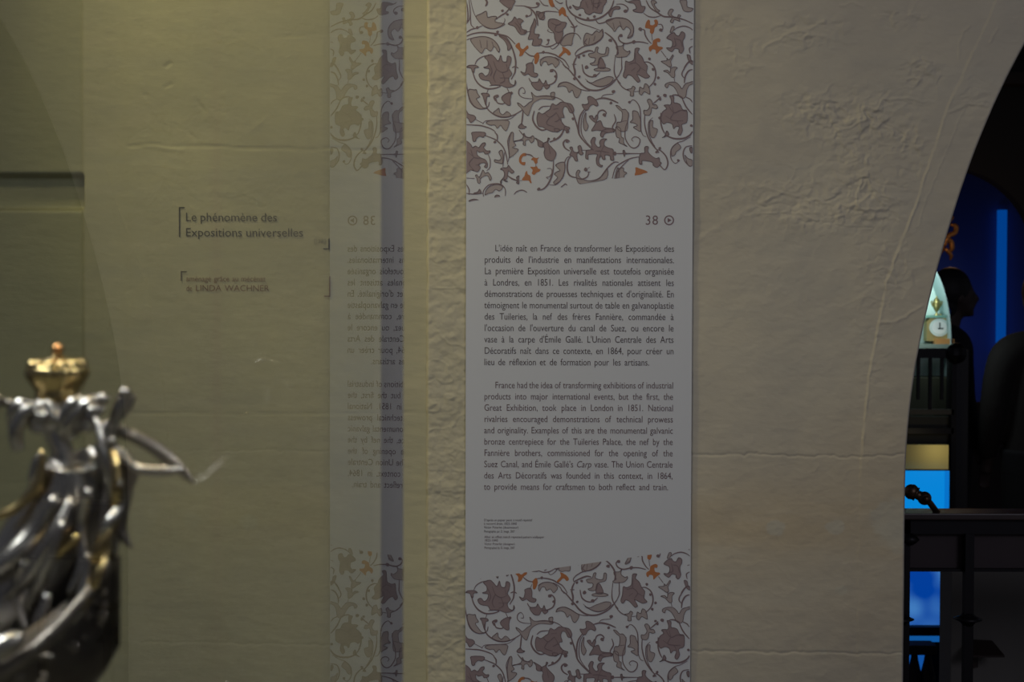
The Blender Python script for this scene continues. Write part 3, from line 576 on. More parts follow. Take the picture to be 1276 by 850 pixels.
boxo('corner_seal', (XE-.0172, YG1-.0025, 1.14), (XE-.0005, YG1+.004, 2.08), M_seal, case)
bm = bmesh.new(); prism(bm, [(0,0)]*0 or [(-1.06, 0), (-.1, 0), (-.1, 1)], 0, 1) if False else None; bm.free()
def slab(name, z0, z1, m, ex=0):
    bm = bmesh.new(); P = [(-1.06-ex, YG0-ex), (gx(YG0)+ex, YG0-ex), (gx(YG1)+ex, YG1+ex), (-1.06-ex, YG1+ex)]
    A = [bm.verts.new((*p, z0)) for p in P]; B = [bm.verts.new((*p, z1)) for p in P]
    bm.faces.new(A[::-1]); bm.faces.new(B)
    for i in range(4): bm.faces.new((A[i], A[(i+1)%4], B[(i+1)%4], B[i]))
    return par(bobj(name, bm, m), case)
slab('plinth', .08, 1.13, M_case); slab('base', 0, .08, M_seal, -.03); slab('case_floor', 1.13, 1.14, M_cl, -.008); slab('lid', 2.08, 2.13, M_case, .002)

# ------------------------------------------------------------------ silver ship centrepiece
YS = .75
M_sil = mat('aged_silver', (.72, .70, .66), .27, 1, bump=(60, .35, .002), var=(30, (.26, .21, .17)))
M_gil = mat('gilt_silver', (.80, .62, .30), .22, 1, bump=(90, .3, .001), var=(50, (.42, .30, .12)))
M_dk = mat('dark_patinated_silver', (.26, .23, .20), .36, 1, bump=(70, .6, .003), var=(60, (.12, .10, .08)))
def sp3(px, py, dy=0): return at(px, py, YS+dy)
k1 = YS/F
nef = thing('silver_nef', 'silver ship centrepiece with gilt crowned figurehead inside glass case', 'centrepiece', (sp3(20, 850).x, YS, 1.14))
def voxel(name, bm, m, vox, parent, smooth_it=3):
    me = bpy.data.meshes.new(name); bm.to_mesh(me); bm.free(); o = bpy.data.objects.new(name, me); C.objects.link(o)
    r = o.modifiers.new('r', 'REMESH'); r.mode = 'VOXEL'; r.voxel_size = vox; r.use_smooth_shade = True
    s = o.modifiers.new('s', 'SMOOTH'); s.iterations = smooth_it; s.factor = .5
    dg = bpy.context.evaluated_depsgraph_get(); m2 = bpy.data.meshes.new_from_object(o.evaluated_get(dg)); bpy.data.objects.remove(o)
    m2.materials.clear(); o = link(name, m2, m, smooth=True); par(o, parent); return o
# crown
c = sp3(72, 490)
bm = bmesh.new(); lathe(bm, c, [(22*k1, -8*k1), (29*k1, -3*k1), (26*k1, 1*k1), (30*k1, 8*k1), (34*k1, 15*k1), (38*k1, 22*k1), (39*k1, 27*k1), (35*k1, 34*k1), (25*k1, 41*k1), (11*k1, 45*k1), (5*k1, 47*k1), (4*k1, 51*k1)], 48, 12, .035, (.019*.3, .02))
par(bobj('crown', bm, M_gil, smooth=True), nef)
for i in range(12):
    a = 2*math.pi*i/12; bm = bmesh.new(); ball(bm, (c.x + 28*k1*math.cos(a), c.y + 28*k1*math.sin(a), c.z + 35*k1), 9.5*k1, (1, 1, .85)); par(bobj('crown_bead', bm, M_gil, smooth=True), nef)
bm = bmesh.new(); ball(bm, sp3(72, 435), 7.5*k1); par(bobj('crown_finial', bm, mat('copper_gilt', (.75, .38, .15), .2, 1), smooth=True), nef)
# figurehead: head, neck, torso, arm in one body
bm = bmesh.new()
h = sp3(62, 515)
ball(bm, h, 27*k1, (.92, 1, 1.05)); ball(bm, h + Vector((-8*k1, -22*k1, -8*k1)), 15*k1, (.9, .7, 1.1)); ball(bm, h + Vector((-9*k1, -32*k1, -6*k1)), 4.5*k1, (.7, 1, 1.5))
for s in (-1, 1): ball(bm, h + Vector((-8*k1 + s*9*k1, -30*k1, 1*k1)), 3.6*k1)
ball(bm, h + Vector((-9*k1, -31*k1, -16*k1)), 4*k1, (1.5, .8, .6))
tube(bm, [sp3(66, 530), sp3(80, 570), sp3(84, 600)], [17*k1, 15*k1, 24*k1])
tube(bm, [sp3(90, 575), sp3(84, 620, .004), sp3(58, 680, .006), sp3(20, 760, .01), sp3(-40, 830, .02)], [34*k1, 50*k1, 60*k1, 74*k1, 90*k1], 20)
tube(bm, [sp3(100, 560, .012), sp3(118, 620, .012), sp3(104, 690, .014), sp3(70, 780, .016)], [24*k1, 36*k1, 42*k1, 50*k1], 18)
tube(bm, [sp3(40, 520, .008), sp3(80, 520, .008), sp3(120, 522, .008)], [16*k1, 24*k1, 14*k1], 14)
tube(bm, [sp3(112, 590, -.004), sp3(128, 570), sp3(130, 545, -.01), sp3(122, 528, -.012)], [15*k1, 11*k1, 9*k1, 8*k1])
tube(bm, [sp3(60, 590), sp3(45, 600, -.01), sp3(48, 575, -.014), sp3(54, 568, -.014)], [13*k1, 10*k1, 8*k1, 6*k1])
voxel('figure_body', bm, M_sil, 1.6*k1, nef)
# hair and garland curls
for pts, r in (([(22,560),(20,535),(32,512),(48,505)], 9), ([(48,512),(30,502),(16,512),(14,535)], 7), ([(78,540),(80,520),(92,502),(108,498)], 9), ([(92,545),(86,528),(98,512),(112,500),(130,495)], 8),
               ([(128,512),(116,510),(112,524),(124,532),(136,524)], 7), ([(60,500),(66,518),(80,524),(92,516)], 7), ([(40,505),(52,520),(62,512)], 6), ([(100,520),(104,505),(118,500)], 6)):
    bm = bmesh.new(); P = [sp3(x, y, -.012 - .003*math.sin(i)) for i, (x, y) in enumerate(pts)]
    tube(bm, P, [r*k1*.9]+[r*k1]*(len(P)-2)+[r*k1*.5]); par(bobj('hair_curl', bm, M_sil, smooth=True), nef)
for x, y, r in ((-2, 500, 8), (12, 503, 7), (128, 497, 8), (156, 489, 7), (110, 532, 7), (140, 549, 6)):
    bm = bmesh.new(); ball(bm, sp3(x, y, -.014), r*k1); par(bobj('bead', bm, M_dk if x < 20 else M_sil, smooth=True), nef)
# raised wing tip and horn-like wings
def blade(name, top, bot, m, th=5, dy=-.005):
    """leaf-like blade between two outlines with rounded thickness"""
    T = catmull([Vector(p) for p in top], 6); B = catmull([Vector(p) for p in bot], 6); bm = bmesh.new(); rows = []
    n = min(len(T), len(B))
    for i in range(n):
        a, b = T[i], B[i]; r = []
        for j in range(9):
            t = j/8; p = a.lerp(b, t); bul = math.sin(math.pi*t)*th*k1*math.sin(math.pi*min(1, (i+1)/n*1.0)*.9+.1)
            r.append((p, bul))
        rows.append(r)
    fr_ = [[bm.verts.new(sp3(p.x, p.y, dy) + Vector((0, -b_, 0))) for p, b_ in r] for r in rows]
    bk_ = [[bm.verts.new(sp3(p.x, p.y, dy) + Vector((0, b_+.0006, 0))) for p, b_ in r] for r in rows]
    for A, fl in ((fr_, 0), (bk_, 1)):
        for i in range(n-1):
            for j in range(8): bm.faces.new((A[i][j], A[i+1][j], A[i+1][j+1], A[i][j+1]))
    for i in range(n-1):
        for j in (0, 8): bm.faces.new((fr_[i][j], fr_[i+1][j], bk_[i+1][j], bk_[i][j]))
    for i in (0, n-1):
        for j in range(8): bm.faces.new((fr_[i][j], fr_[i][j+1], bk_[i][j+1], bk_[i][j]))
    return par(bobj(name, bm, m, smooth=True), nef)
blade('wing', [(118,522),(150,530),(185,545),(215,566),(243,600)], [(118,540),(150,546),(180,560),(208,582),(240,603)], M_dk, 5)
bm = bmesh.new(); tube(bm, [sp3(138,556,-.01), sp3(152,568,-.012), sp3(166,582,-.014), sp3(182,586,-.015), sp3(205,587,-.014), sp3(228,584,-.01)], [8*k1, 9*k1, 8*k1, 7*k1, 7*k1, 4*k1]); par(bobj('wing_rib', bm, M_sil, smooth=True), nef)
bm = bmesh.new(); tube(bm, [sp3(138,545,-.004), sp3(146,515,-.006), sp3(152,500,-.006), sp3(158,486,-.006)], [7*k1, 8*k1, 9*k1, 8*k1]); par(bobj('plume', bm, M_sil, smooth=True), nef)
bm = bmesh.new(); tube(bm, [sp3(150,520,.004), sp3(158,505,.004), sp3(166,492,.004)], [5*k1, 8*k1, 5*k1]); par(bobj('plume', bm, M_dk, smooth=True), nef)
# drapery folds
for pts, r, m in (([(120,520),(128,560),(138,600),(140,630)], 6, M_sil), ([(140,560),(146,600),(142,640),(126,680),(118,700)], 8, M_gil), ([(148,600),(150,630),(134,652),(124,668)], 7, M_sil),
                  ([(112,610),(100,650),(104,700),(86,740)], 9, M_sil), ([(72,620),(44,660),(8,700),(-40,740)], 13, M_sil), ([(90,620),(66,668),(34,720),(-10,760)], 9, M_sil), ([(80,650),(60,700),(36,760),(34,780)], 8, M_sil),
                  ([(52,560),(50,600),(30,625),(8,640),(-30,650)], 6, M_gil), ([(98,668),(70,690),(52,700)], 9, M_gil), ([(110,690),(108,720),(96,760),(70,790)], 8, M_sil), ([(30,700),(20,740),(34,790)], 7, M_sil),
                  ([(128,650),(132,690),(120,720),(104,760)], 6, M_gil), ([(60,740),(52,770),(40,800)], 10, M_sil)):
    bm = bmesh.new(); P = [sp3(x, y, -.020 + .004*math.sin(i*1.7 + x)) for i, (x, y) in enumerate(pts)]
    tube(bm, P, [r*k1*.6]+[r*k1]*(len(P)-2)+[r*k1*.5], 10); par(bobj('drapery_fold', bm, m, smooth=True), nef)
blade('hanging_ribbon', [(150,580),(166,605),(160,640),(158,660),(166,684)], [(136,590),(142,610),(140,640),(142,665),(160,682)], M_dk, 5, .004)
blade('shoulder_drape', [(152,575),(172,590),(164,612),(150,630)], [(146,585),(150,600),(146,615),(142,630)], M_dk, 4, -.004)
# ship hull: prow with rim, on a stem and foot
bm = bmesh.new(); rows = []
ctr = [(-150, 0), (-60, 0), (20, 0), (80, 0), (118, 0), (143, 0)]
for i in range(19):
    t = i/18; px = -190 + t*333; half = .055*math.sqrt(max(0, 1 - t**2.2)) + .0012
    ztop = 845 - (t**2.3)*150; zb = 925 - 40*t**4 - (t**7)*75
    row = []
    for j in range(15):
        a = math.pi*j/14; yy = -half*math.cos(a); d_ = math.sin(a)**.75
        p = at(px, ztop + (zb-ztop)*d_, YS); row.append(bm.verts.new((p.x, YS+.01+yy, p.z)))
    rows.append(row)
for a, b in zip(rows, rows[1:]):
    for j in range(14): bm.faces.new((a[j], b[j], b[j+1], a[j+1]))
for i in (0, -1): bm.faces.new(rows[i])
bmesh.ops.solidify(bm, geom=bm.faces[:], thickness=.0015)
par(bobj('hull', bm, M_dk, smooth=True), nef)
bm = bmesh.new(); tube(bm, [sp3(-60,870,-.05), sp3(20,826,-.043), sp3(70,785,-.035), sp3(112,735,-.022), sp3(138,700,-.006)], [9*k1, 10*k1, 9*k1, 7*k1, 5*k1]); par(bobj('hull_rim', bm, M_dk, smooth=True), nef)
bm = bmesh.new(); tube(bm, [sp3(-60,830,-.055), sp3(-10,812,-.052), sp3(22,795,-.048), sp3(30,792,-.046)], [16*k1, 16*k1, 11*k1, 3*k1], 14); par(bobj('pale_highlight_roll', bm, M_sil, smooth=True), nef)  # silver roll added where the hull's inside has a pale highlight
for i in range(26):
    t = random.random(); px = 20 + t*112; py = 845 - ((px+190)/333)**2.3*150 + 18 + random.random()*(75-30*t); bm = bmesh.new(); ball(bm, at(px, py, YS-.035*(1-t)-.006), (3+3*random.random())*k1, (1.4, .5, 1)); par(bobj('chased_boss', bm, M_dk, smooth=True), nef)
fz = at(0, 925, YS).z; fx = at(-60, 925, YS).x
bm = bmesh.new(); lathe(bm, (fx, YS+.01, 1.14), [(.075, 0), (.078, .006), (.07, .012), (.045, .02), (.018, .04), (.012, .06), (.016, .075), (.011, .09), (.02, (fz-1.14)*.85), (.045, fz-1.14+.006)], 36); par(bobj('foot', bm, M_sil, smooth=True), nef)

# ------------------------------------------------------------------ near railing in the arch
M_iron = mat('black_iron', (.012, .011, .013), .45, .6); M_wd = mat('dark_handrail_wood', (.05, .03, .028), .4, var=(20, (.03, .02, .02)))
M_bz = mat('brown_bronze', (.16, .095, .06), .35, .8, bump=(120, .4, .002), var=(60, (.06, .04, .03)))
YN = 3.4
def X(px, Y): return at(px, 600, Y).x
def Zz(py, Y): return at(1150, py, Y).z
rail = thing('gallery_railing', 'black iron railing with flat handrail across the arch opening', 'railing', (X(1700, YN), YN, 0))
xA, xB = X(1108, YN), X(1108, YN)+2.9
boxo('handrail', (xA, YN-.04, Zz(645, YN)), (xB, YN+.05, Zz(637, YN)), M_wd, rail, .003)
boxo('upper_beam', (xA, YN-.02, Zz(664, YN)), (xB, YN+.03, Zz(645, YN)), M_iron, rail)
boxo('panel_board', (xA, YN+.005, Zz(708, YN)), (xB, YN+.015, Zz(664, YN)), mat('dark_red_brown_board', (.035, .022, .025), .6), rail)
boxo('lower_beam', (xA, YN-.01, Zz(711.5, YN)), (xB, YN+.02, Zz(708, YN)), M_iron, rail)
boxo('bottom_beam', (xA, YN-.012, .06), (xB, YN+.012, .09), M_iron, rail)
for i, px in enumerate([1120] + [1204.5 + 88*k for k in range(14)]):
    x = X(px, YN)
    if x > xB: break
    b = boxo('baluster', (x-.0105, YN-.03, 0), (x+.0105, YN-.009, Zz(663, YN)), M_iron, rail)
    bm = bmesh.new(); z = Zz(769, YN); lathe(bm, (x, YN-.02, z), [(.012, -.016), (.016, -.010), (.022, -.005), (.034, 0), (.022, .005), (.016, .009), (.012, .015)], 16); co = bobj('collar', bm, M_iron, None, smooth=True); par(co, rail)
bm = bmesh.new(); z = Zz(670, YN); x = X(1131, YN)
lathe(bm, (x, YN-.025, z), [(.006, -.014), (.015, -.008), (.022, 0), (.015, .008), (.008, .014)], 16); par(bobj('rosette', bm, M_iron, smooth=True), rail)
boxo('end_stile', (X(1120, YN-.2), YN-.02, 0), (X(1131.2, YN)+.002, YN+.02, Zz(640, YN)), M_iron, rail)
fin = bmesh.new(); a = at(1136, 613, YN-.02); b = at(1152, 621, YN-.03); e = at(1170, 642, YN-.01)
ball(fin, a, .0185); ball(fin, b, .0165); tube(fin, [a, b], [.011, .012], 12, 1); tube(fin, [b, at(1159, 627, YN-.02), e], [.009, .0075, .0075], 12, 1)
for k, rr in ((.0, .019), (.35, .017)): tube(fin, [a.lerp(b, k)-(b-a).normalized()*.002, a.lerp(b, k)+(b-a).normalized()*.002], [rr, rr], 16, 1)
tube(fin, [b+Vector((0,-.016,0)), b+Vector((0,-.021,0))], [.008, .005], 14, 1)
par(bobj('knobbed_finial', fin, M_bz, smooth=True), rail)

# low parapet with a sloped label holder behind the railing
M_par = mat('grey_parapet', (.20, .19, .17), .8, bump=(30, .3, .002), var=(5, (.16, .15, .14)))
YP = 4.3
o = boxo('parapet', (X(1187, YP), YP, 0), (X(1187, YP)+3, YP+.12, Zz(690, YP)), M_par, bev=.004); tag(o, 'plain dark grey parapet seen under the railing', 'low wall')
bm = bmesh.new(); P = [at(1209, 797, YP-.02), at(1236, 798, YP-.02), at(1252, 817, YP-.12), at(1207, 817, YP-.12)]
A = [bm.verts.new(p) for p in P]; B = [bm.verts.new(p - Vector((0, 0, .006))) for p in P]
bm.faces.new(A); bm.faces.new(B[::-1]); [bm.faces.new((A[i], A[(i+1)%4], B[(i+1)%4], B[i])) for i in range(4)]
box(bm, at(1212, 799, YP-.02), at(1216, 830, YP+.001)); tag(bobj('label_holder', bm, mat('dark_brown_leather', (.03, .018, .015), .5)), 'small dark sloped label holder fixed to grey parapet', 'label holder')

# ------------------------------------------------------------------ lit displays beyond
def emis(name, col, s=1): return mat(name, (0, 0, 0), .5, emit=col, es=s*.42)
YD = 5.3
sca = thing('lower_display_screen', 'glowing blue screen low behind the railing', 'screen', (X(1120, YD), YD, Zz(790, YD)))
m = emis('blue_screen', (.02, .22, .85), .8); nt = m.node_tree; b = nt.nodes['Principled BSDF']
n = nt.nodes.new('ShaderNodeTexNoise'); n.inputs['Scale'].default_value = 7; n.inputs['Detail'].default_value = 1; cr = nt.nodes.new('ShaderNodeValToRGB'); tc = nt.nodes.new('ShaderNodeTexCoord')
cr.color_ramp.elements[0].position = .38; cr.color_ramp.elements[0].color = (.0, .07, .48, 1); cr.color_ramp.elements[1].position = .68; cr.color_ramp.elements[1].color = (.10, .36, .85, 1)
nt.links.new(tc.outputs['Object'], n.inputs['Vector']); nt.links.new(n.outputs['Fac'], cr.inputs[0]); nt.links.new(cr.outputs[0], b.inputs['Emission Color'])
boxo('screen_face', (X(1060, YD), YD, Zz(779, YD)), (X(1182, YD), YD+.005, Zz(712, YD)), m, sca)
boxo('screen_housing', (X(1058, YD), YD+.005, Zz(780, YD)), (X(1184, YD), YD+.05, Zz(690, YD)), M_iron, sca)
boxo('screen_foot', (X(1058, YD), YD-.02, Zz(791, YD)), (X(1186, YD), YD+.05, Zz(780, YD)), M_iron, sca)
boxo('light_strip', (X(1060, YD), YD-.001, Zz(800, YD)), (X(1181, YD), YD+.01, Zz(792, YD)), emis('blue_strip', (.01, .17, .62), .6), sca)
boxo('lower_board', (X(1058, YD), YD+.03, 0), (X(1186, YD), YD+.06, Zz(791, YD)), M_iron, sca)
ba = thing('stone_balustrade', 'small dark balustrade with blue light between its balusters', 'balustrade', (X(1140, 5), 5.0, 0))
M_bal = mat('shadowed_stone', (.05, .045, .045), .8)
boxo('coping', (X(1060, 5), 4.98, Zz(815, 5)), (X(1168, 5), 5.06, Zz(803, 5)), M_bal, ba, .003)
boxo('backlight', (X(1060, 5), 5.06, .05), (X(1167, 5), 5.065, Zz(815, 5)), emis('blue_backlight', (.01, .13, .55), .7), ba)
for px in (1071, 1098, 1125+.5, 1143.5, 1160.5):
    bm = bmesh.new(); z0 = Zz(815, 5); hh = z0 - .05
    lathe(bm, (X(px, 5), 5.02, .05), [(.022, 0), (.022, hh*.08), (.012, hh*.15), (.024, hh*.45), (.027, hh*.7), (.014, hh*.9), (.010, hh)], 18); par(bobj('baluster', bm, M_bal, smooth=True), ba)
boxo('plinth', (X(1060, 5), 4.98, 0), (X(1168, 5), 5.06, .05), M_bal, ba)

YC = 5.9
pa = thing('cyan_light_panel', 'bright cyan backlit panel above the handrail', 'light panel', (X(1120, YC), YC, 0))
boxo('lit_face', (X(1060, YC), YC, Zz(650, YC)), (X(1177, YC), YC+.01, Zz(587, YC)), emis('cyan_panel', (.0, .28, .83), 1), pa)
boxo('lit_side', (X(1177.6, YC), YC, Zz(650, YC)), (X(1183, YC), YC+.01, Zz(587, YC)), emis('cyan_side', (.0, .20, .70), 1), pa)
boxo('cabinet', (X(1058, YC), YC+.012, 0), (X(1185, YC), YC+.13, Zz(586, YC)), M_iron, pa)
M_yel = mat('olive_yellow_board', (.55, .48, .20), .7)
o = boxo('yellow_shelf_board', (X(1058, YC), YC+.02, Zz(585.5, YC)), (X(1183.5, YC), YC+.05, Zz(555, YC)), M_yel); tag(o, 'dim olive yellow board standing above the cyan panel', 'board')
area('board_lamp', (X(1176, 5.8), 5.8, Zz(560, 5.8)), (X(1172, 5.97), 5.97, Zz(572, 5.9)), .03, .035, (1, .85, .5))
o = boxo('black_stele', (X(1186.5, 6.25), 6.25, 0), (X(1206, 6.25), 6.35, Zz(436, 6.25)), mat('stele_black', (.010, .010, .013), .5), bev=.003); tag(o, 'narrow black pillar right of the bright niche', 'pillar')

# back railing with dark recess
YK = 6.1
br = thing('balcony_railing', 'distant dark balcony railing under the bright niche', 'railing', (X(1140, YK), YK, 0))
x0, x1 = X(1050, YK), X(1186, YK)
boxo('handrail', (x0, YK-.03, Zz(446, YK)), (x1, YK+.03, Zz(434, YK)), M_iron, br)
boxo('lower_rail', (x0, YK-.02, Zz(516, YK)), (x1, YK+.02, Zz(510, YK)), mat('dim_rail', (.06, .055, .045), .6), br)
boxo('skirting', (x0, YK-.02, Zz(540, YK)), (x1, YK+.02, Zz(533, YK)), M_iron, br)
for i in range(9):
    x = X(1187 - 14.7*i, YK); boxo('baluster', (x-.006, YK-.008, Zz(515 if i % 2 == 0 else 498, YK)), (x+.006, YK+.008, Zz(446, YK)), M_iron, br)
boxo('end_post', (X(1183, YK), YK-.02, 0), (X(1189, YK), YK+.02, Zz(446, YK)), M_iron, br)
bm = bmesh.new(); ball(bm, (X(1187, YK), YK-.03, Zz(440, YK)), .045, (1, .8, 1)); box(bm, (X(1184, YK), YK-.05, Zz(450, YK)), (X(1191, YK), YK, Zz(431, YK))); par(bobj('newel', bm, M_iron), br)
o = boxo('balcony_cabinet', (X(1050, 6.5), 6.5, 0), (X(1185, 6.5), 6.75, Zz(470.8, 6.5)), mat('dim_green_cabinet', (.07, .075, .045), .7, var=(4, (.04, .045, .03)))); tag(o, 'dull green cabinet behind the distant railing', 'cabinet')
boxo('front_board', (X(1050, YK), YK+.03, 0), (X(1186, YK), YK+.06, Zz(520, YK)), mat('dim_front', (.035, .035, .03), .7), br)

# far wall with the niche (pointed opening), niche lined in pale aqua
YF = 9.6
M_blue = mat('blue_far_wall', (.10, .14, .30), .7)
def fx_(px): return at(px, 400, YF).x
def fz_(py): return at(1180, py, YF).z
bm = bmesh.new(); box(bm, (fx_(700), YF, 0), (fx_(1900), YF+.06, 4.6)); bobj('wall_far', bm, M_blue, kind='structure')
YQ = 6.5
def nx_(px): return at(px, 400, YQ).x
def nz_(py): return at(1180, py, YQ).z
M_aq = mat('pale_aqua_lining', (.60, .78, .72), .7)
arcp = [(nx_(1140 + 45*math.cos(t)), nz_(430 - 110*math.sin(t))) for t in np.linspace(0, math.pi, 30)]
zb = nz_(470)
ni = thing('display_niche', 'brightly lit pale aqua arched display niche with two shelves', 'display niche', (nx_(1140), YQ+.2, zb))
bm = bmesh.new(); prism(bm, [(nx_(1186), zb)] + arcp + [(nx_(1094), zb)], YQ+.14, YQ+.16); par(bobj('back_board', bm, M_aq), ni)
bm = bmesh.new(); Q = [(nx_(1185), zb)] + arcp + [(nx_(1095), zb)]; q2 = [(nx_(1140) + (x-nx_(1140))*1.02, z + (.006 if z > nz_(429) else 0)) for x, z in Q]
for (a_, b_), (c_, d_) in zip(zip(Q, q2), zip(Q[1:], q2[1:])):
    v = [bm.verts.new((p[0], y, p[1])) for y in (YQ, YQ+.16) for p in (a_, c_, d_, b_)]
    for q in ((0,1,2,3),(4,7,6,5),(0,4,5,1),(3,2,6,7)): bm.faces.new([v[i] for i in q])
bmesh.ops.remove_doubles(bm, verts=bm.verts, dist=1e-5)
par(bobj('arched_shell', bm, mat('shell_paint', (.30, .42, .42), .6)), ni)
boxo('shelf', (nx_(1100), YQ+.005, nz_(396)), (nx_(1180), YQ+.14, nz_(393)), mat('glass_green_shelf', (.12, .25, .20), .3), ni)
boxo('shelf', (nx_(1095), YQ, nz_(434)), (nx_(1185), YQ+.14, nz_(429)), mat('dim_shelf', (.20, .26, .22), .5), ni)
area('niche_lamp', (nx_(1140), YQ-.10, nz_(335)), (nx_(1142), YQ+.14, nz_(400)), .08, .42, (.85, 1, .98))
area('niche_lamp_low', (nx_(1140), YQ-.12, nz_(396)), (nx_(1160), YQ+.1, nz_(418)), .05, .12, (.85, 1, 1))
YV = YQ+.05
def px3(px, py, Y=YV): return at(px, py, Y)
v0 = px3(1167, 394); kk = YV/F
M_vb = mat('green_gilt_bronze', (.25, .22, .08), .35, .7); M_gf = mat('gilt_frame', (.50, .40, .16), .4, .6)
va = thing('bronze_vase', 'small green bronze vase on the upper niche shelf', 'vase', (v0.x, YV, v0.z))
bm = bmesh.new(); lathe(bm, v0, [(r*kk, z*kk) for r, z in ((3.5,0),(3.5,1),(1.5,3),(1,5),(2.5,7),(4.5,11),(5.5,16),(5,18),(3.5,19),(4.5,20))], 20); par(bobj('body', bm, M_vb, smooth=True), va)
bm = bmesh.new(); lathe(bm, v0 + Vector((0,0,20*kk)), [(3.6*kk, 0), (2.5*kk, 2*kk), (.8*kk, 3*kk), (1.1*kk, 4.5*kk), (.2*kk, 5.5*kk)], 16); par(bobj('lid', bm, M_vb, smooth=True), va)
for s in (-1, 1):
    bm = bmesh.new(); tube(bm, [v0+Vector((s*4*kk,0,18*kk)), v0+Vector((s*7*kk,0,18*kk)), v0+Vector((s*5*kk,0,12*kk))], .7*kk, 8); par(bobj('handle', bm, M_vb, smooth=True), va)
o_ = px3(1181.5, 393.5); bm = bmesh.new(); lathe(bm, o_, [(r*kk, z*kk) for r, z in ((2.5,0),(3.2,3),(3.4,6),(2,9),(1,10))], 16); tag(bobj('blue_pot', bm, mat('cobalt_glaze', (.02, .10, .45), .3), smooth=True), 'small cobalt blue pot right of the bronze vase', 'pot')
ck = thing('mantel_clock', 'gilt framed clock with white dial on the lower niche shelf', 'clock', tuple(px3(1169, 429)))
cc = px3(1170, 409)
bm = bmesh.new(); P = [(cc.x + sx*kk, cc.z + sz*kk) for sx, sz in ((-15,-16),(-15,8),(-11,12.5),(11,12.5),(15,8),(15,-16))]; prism(bm, P, YV, YV+.05); par(bobj('case', bm, M_gf), ck)
for r, yo, m, nm in ((12.2, -.006, mat('clock_surround', (.62, .72, .68), .5), 'surround'), (9, -.010, mat('white_dial', (.80, .84, .80), .4), 'dial')):
    bm = bmesh.new(); n = 32; prism(bm, [(cc.x + r*kk*math.cos(2*math.pi*i/n), cc.z + 1*kk + .92*r*kk*math.sin(2*math.pi*i/n)) for i in range(n)], YV+yo, YV); par(bobj(nm, bm, m), ck)
M_hd = mat('dark_hand', (.03, .05, .05), .5)
boxo('hand', (cc.x-.6*kk, YV-.013, cc.z), (cc.x+.6*kk, YV-.011, cc.z+7*kk), M_hd, ck); boxo('hand', (cc.x-2*kk, YV-.0135, cc.z-1.2*kk), (cc.x+4.5*kk, YV-.0115, cc.z+.4*kk), M_hd, ck)
bm = bmesh.new(); ball(bm, (cc.x+3*kk, YV+.02, cc.z+15*kk), 2.5*kk, (1, 1, 1.3)); par(bobj('ornament', bm, M_gf, smooth=True), ck)
boxo('base', (cc.x-6*kk, YV-.04, px3(1170,429).z), (cc.x+16*kk, YV+.02, px3(1170,422).z), mat('orange_wood', (.45, .22, .07), .5), ck)

# blue light strip on the far wall
o = boxo('blue_light_tube', (fx_(1239.5), YF-.06, fz_(440)), (fx_(1250), YF-.02, fz_(262)), emis('blue_tube', (.0, .085, .45), .65), bev=.004); tag(o, 'vertical glowing blue light tube on the far wall', 'light tube')
# dark wall with a round arch in front of it
YA = 8.0
def ax_(px): return at(px, 300, YA).x
def az_(py): return at(1200, py, YA).z
cx, cy, rr = 1178, 325, 116
P = [(ax_(cx + rr), 0)] + [(ax_(cx + rr*math.cos(t)), az_(cy - rr*math.sin(t))) for t in np.linspace(0, math.pi, 32)] + [(ax_(cx-rr), 0), (ax_(700), 0), (ax_(700), 4.6), (ax_(1800), 4.6), (ax_(1800), 0)]
bm = bmesh.new(); prism(bm, P, YA, YA+.1); bobj('wall_nave', bm, mat('dark_nave_wall', (.035, .032, .028), .8, var=(2, (.025, .022, .02))), kind='structure')
boxo('trim_2', (ax_(900), YA-.10, az_(108)), (ax_(1800), YA, az_(92)), mat('dark_cornice', (.05, .035, .03), .7), kind='structure', bev=.01)
boxo('trim_3', (ax_(900), YA-.06, az_(92)), (ax_(1800), YA, az_(76)), mat('dark_cornice_top', (.03, .022, .02), .7), kind='structure', bev=.01)

# gilt bracket lamp
gb = thing('gilt_wall_sconce', 'gilt scrolled sconce beside the arch edge', 'sconce', tuple(at(1178, 300, 7.9)))
kg = 7.85/F; M_gw = mat('warm_gilt', (.60, .32, .12), .4, .7, bump=(60, .5, .01))
for pts, r in (([(1166,322),(1172,312),(1176,302),(1184,300),(1186,310),(1180,316)], 3.4), ([(1176,306),(1182,294),(1190,290),(1191,282),(1184,280)], 3.2), ([(1178,298),(1176,286),(1182,276),(1188,270)], 3), ([(1184,270),(1183,262),(1187,258)], 2.2), ([(1168,318),(1160,308),(1158,298)], 3.5), ([(1178,310),(1185,318),(1184,324)], 2.4)):
    bm = bmesh.new(); tube(bm, [at(x, y, 7.85 + .01*i) for i, (x, y) in enumerate(pts)], [r*kg]*(len(pts)-1)+[r*kg*.5], 10); par(bobj('scroll_arm', bm, M_gw, smooth=True), gb)
bm = bmesh.new(); ball(bm, at(1172, 306, 7.9), 7*kg, (.8, .6, 1.5)); par(bobj('back_plate', bm, M_gw, smooth=True), gb)
l = bpy.data.lights.new('sconce_glow', 'POINT'); l.energy = .35; l.color = (1, .55, .25); l.shadow_soft_size = .03; lo = bpy.data.objects.new('sconce_glow', l); C.objects.link(lo); lo.location = at(1186, 296, 7.55)

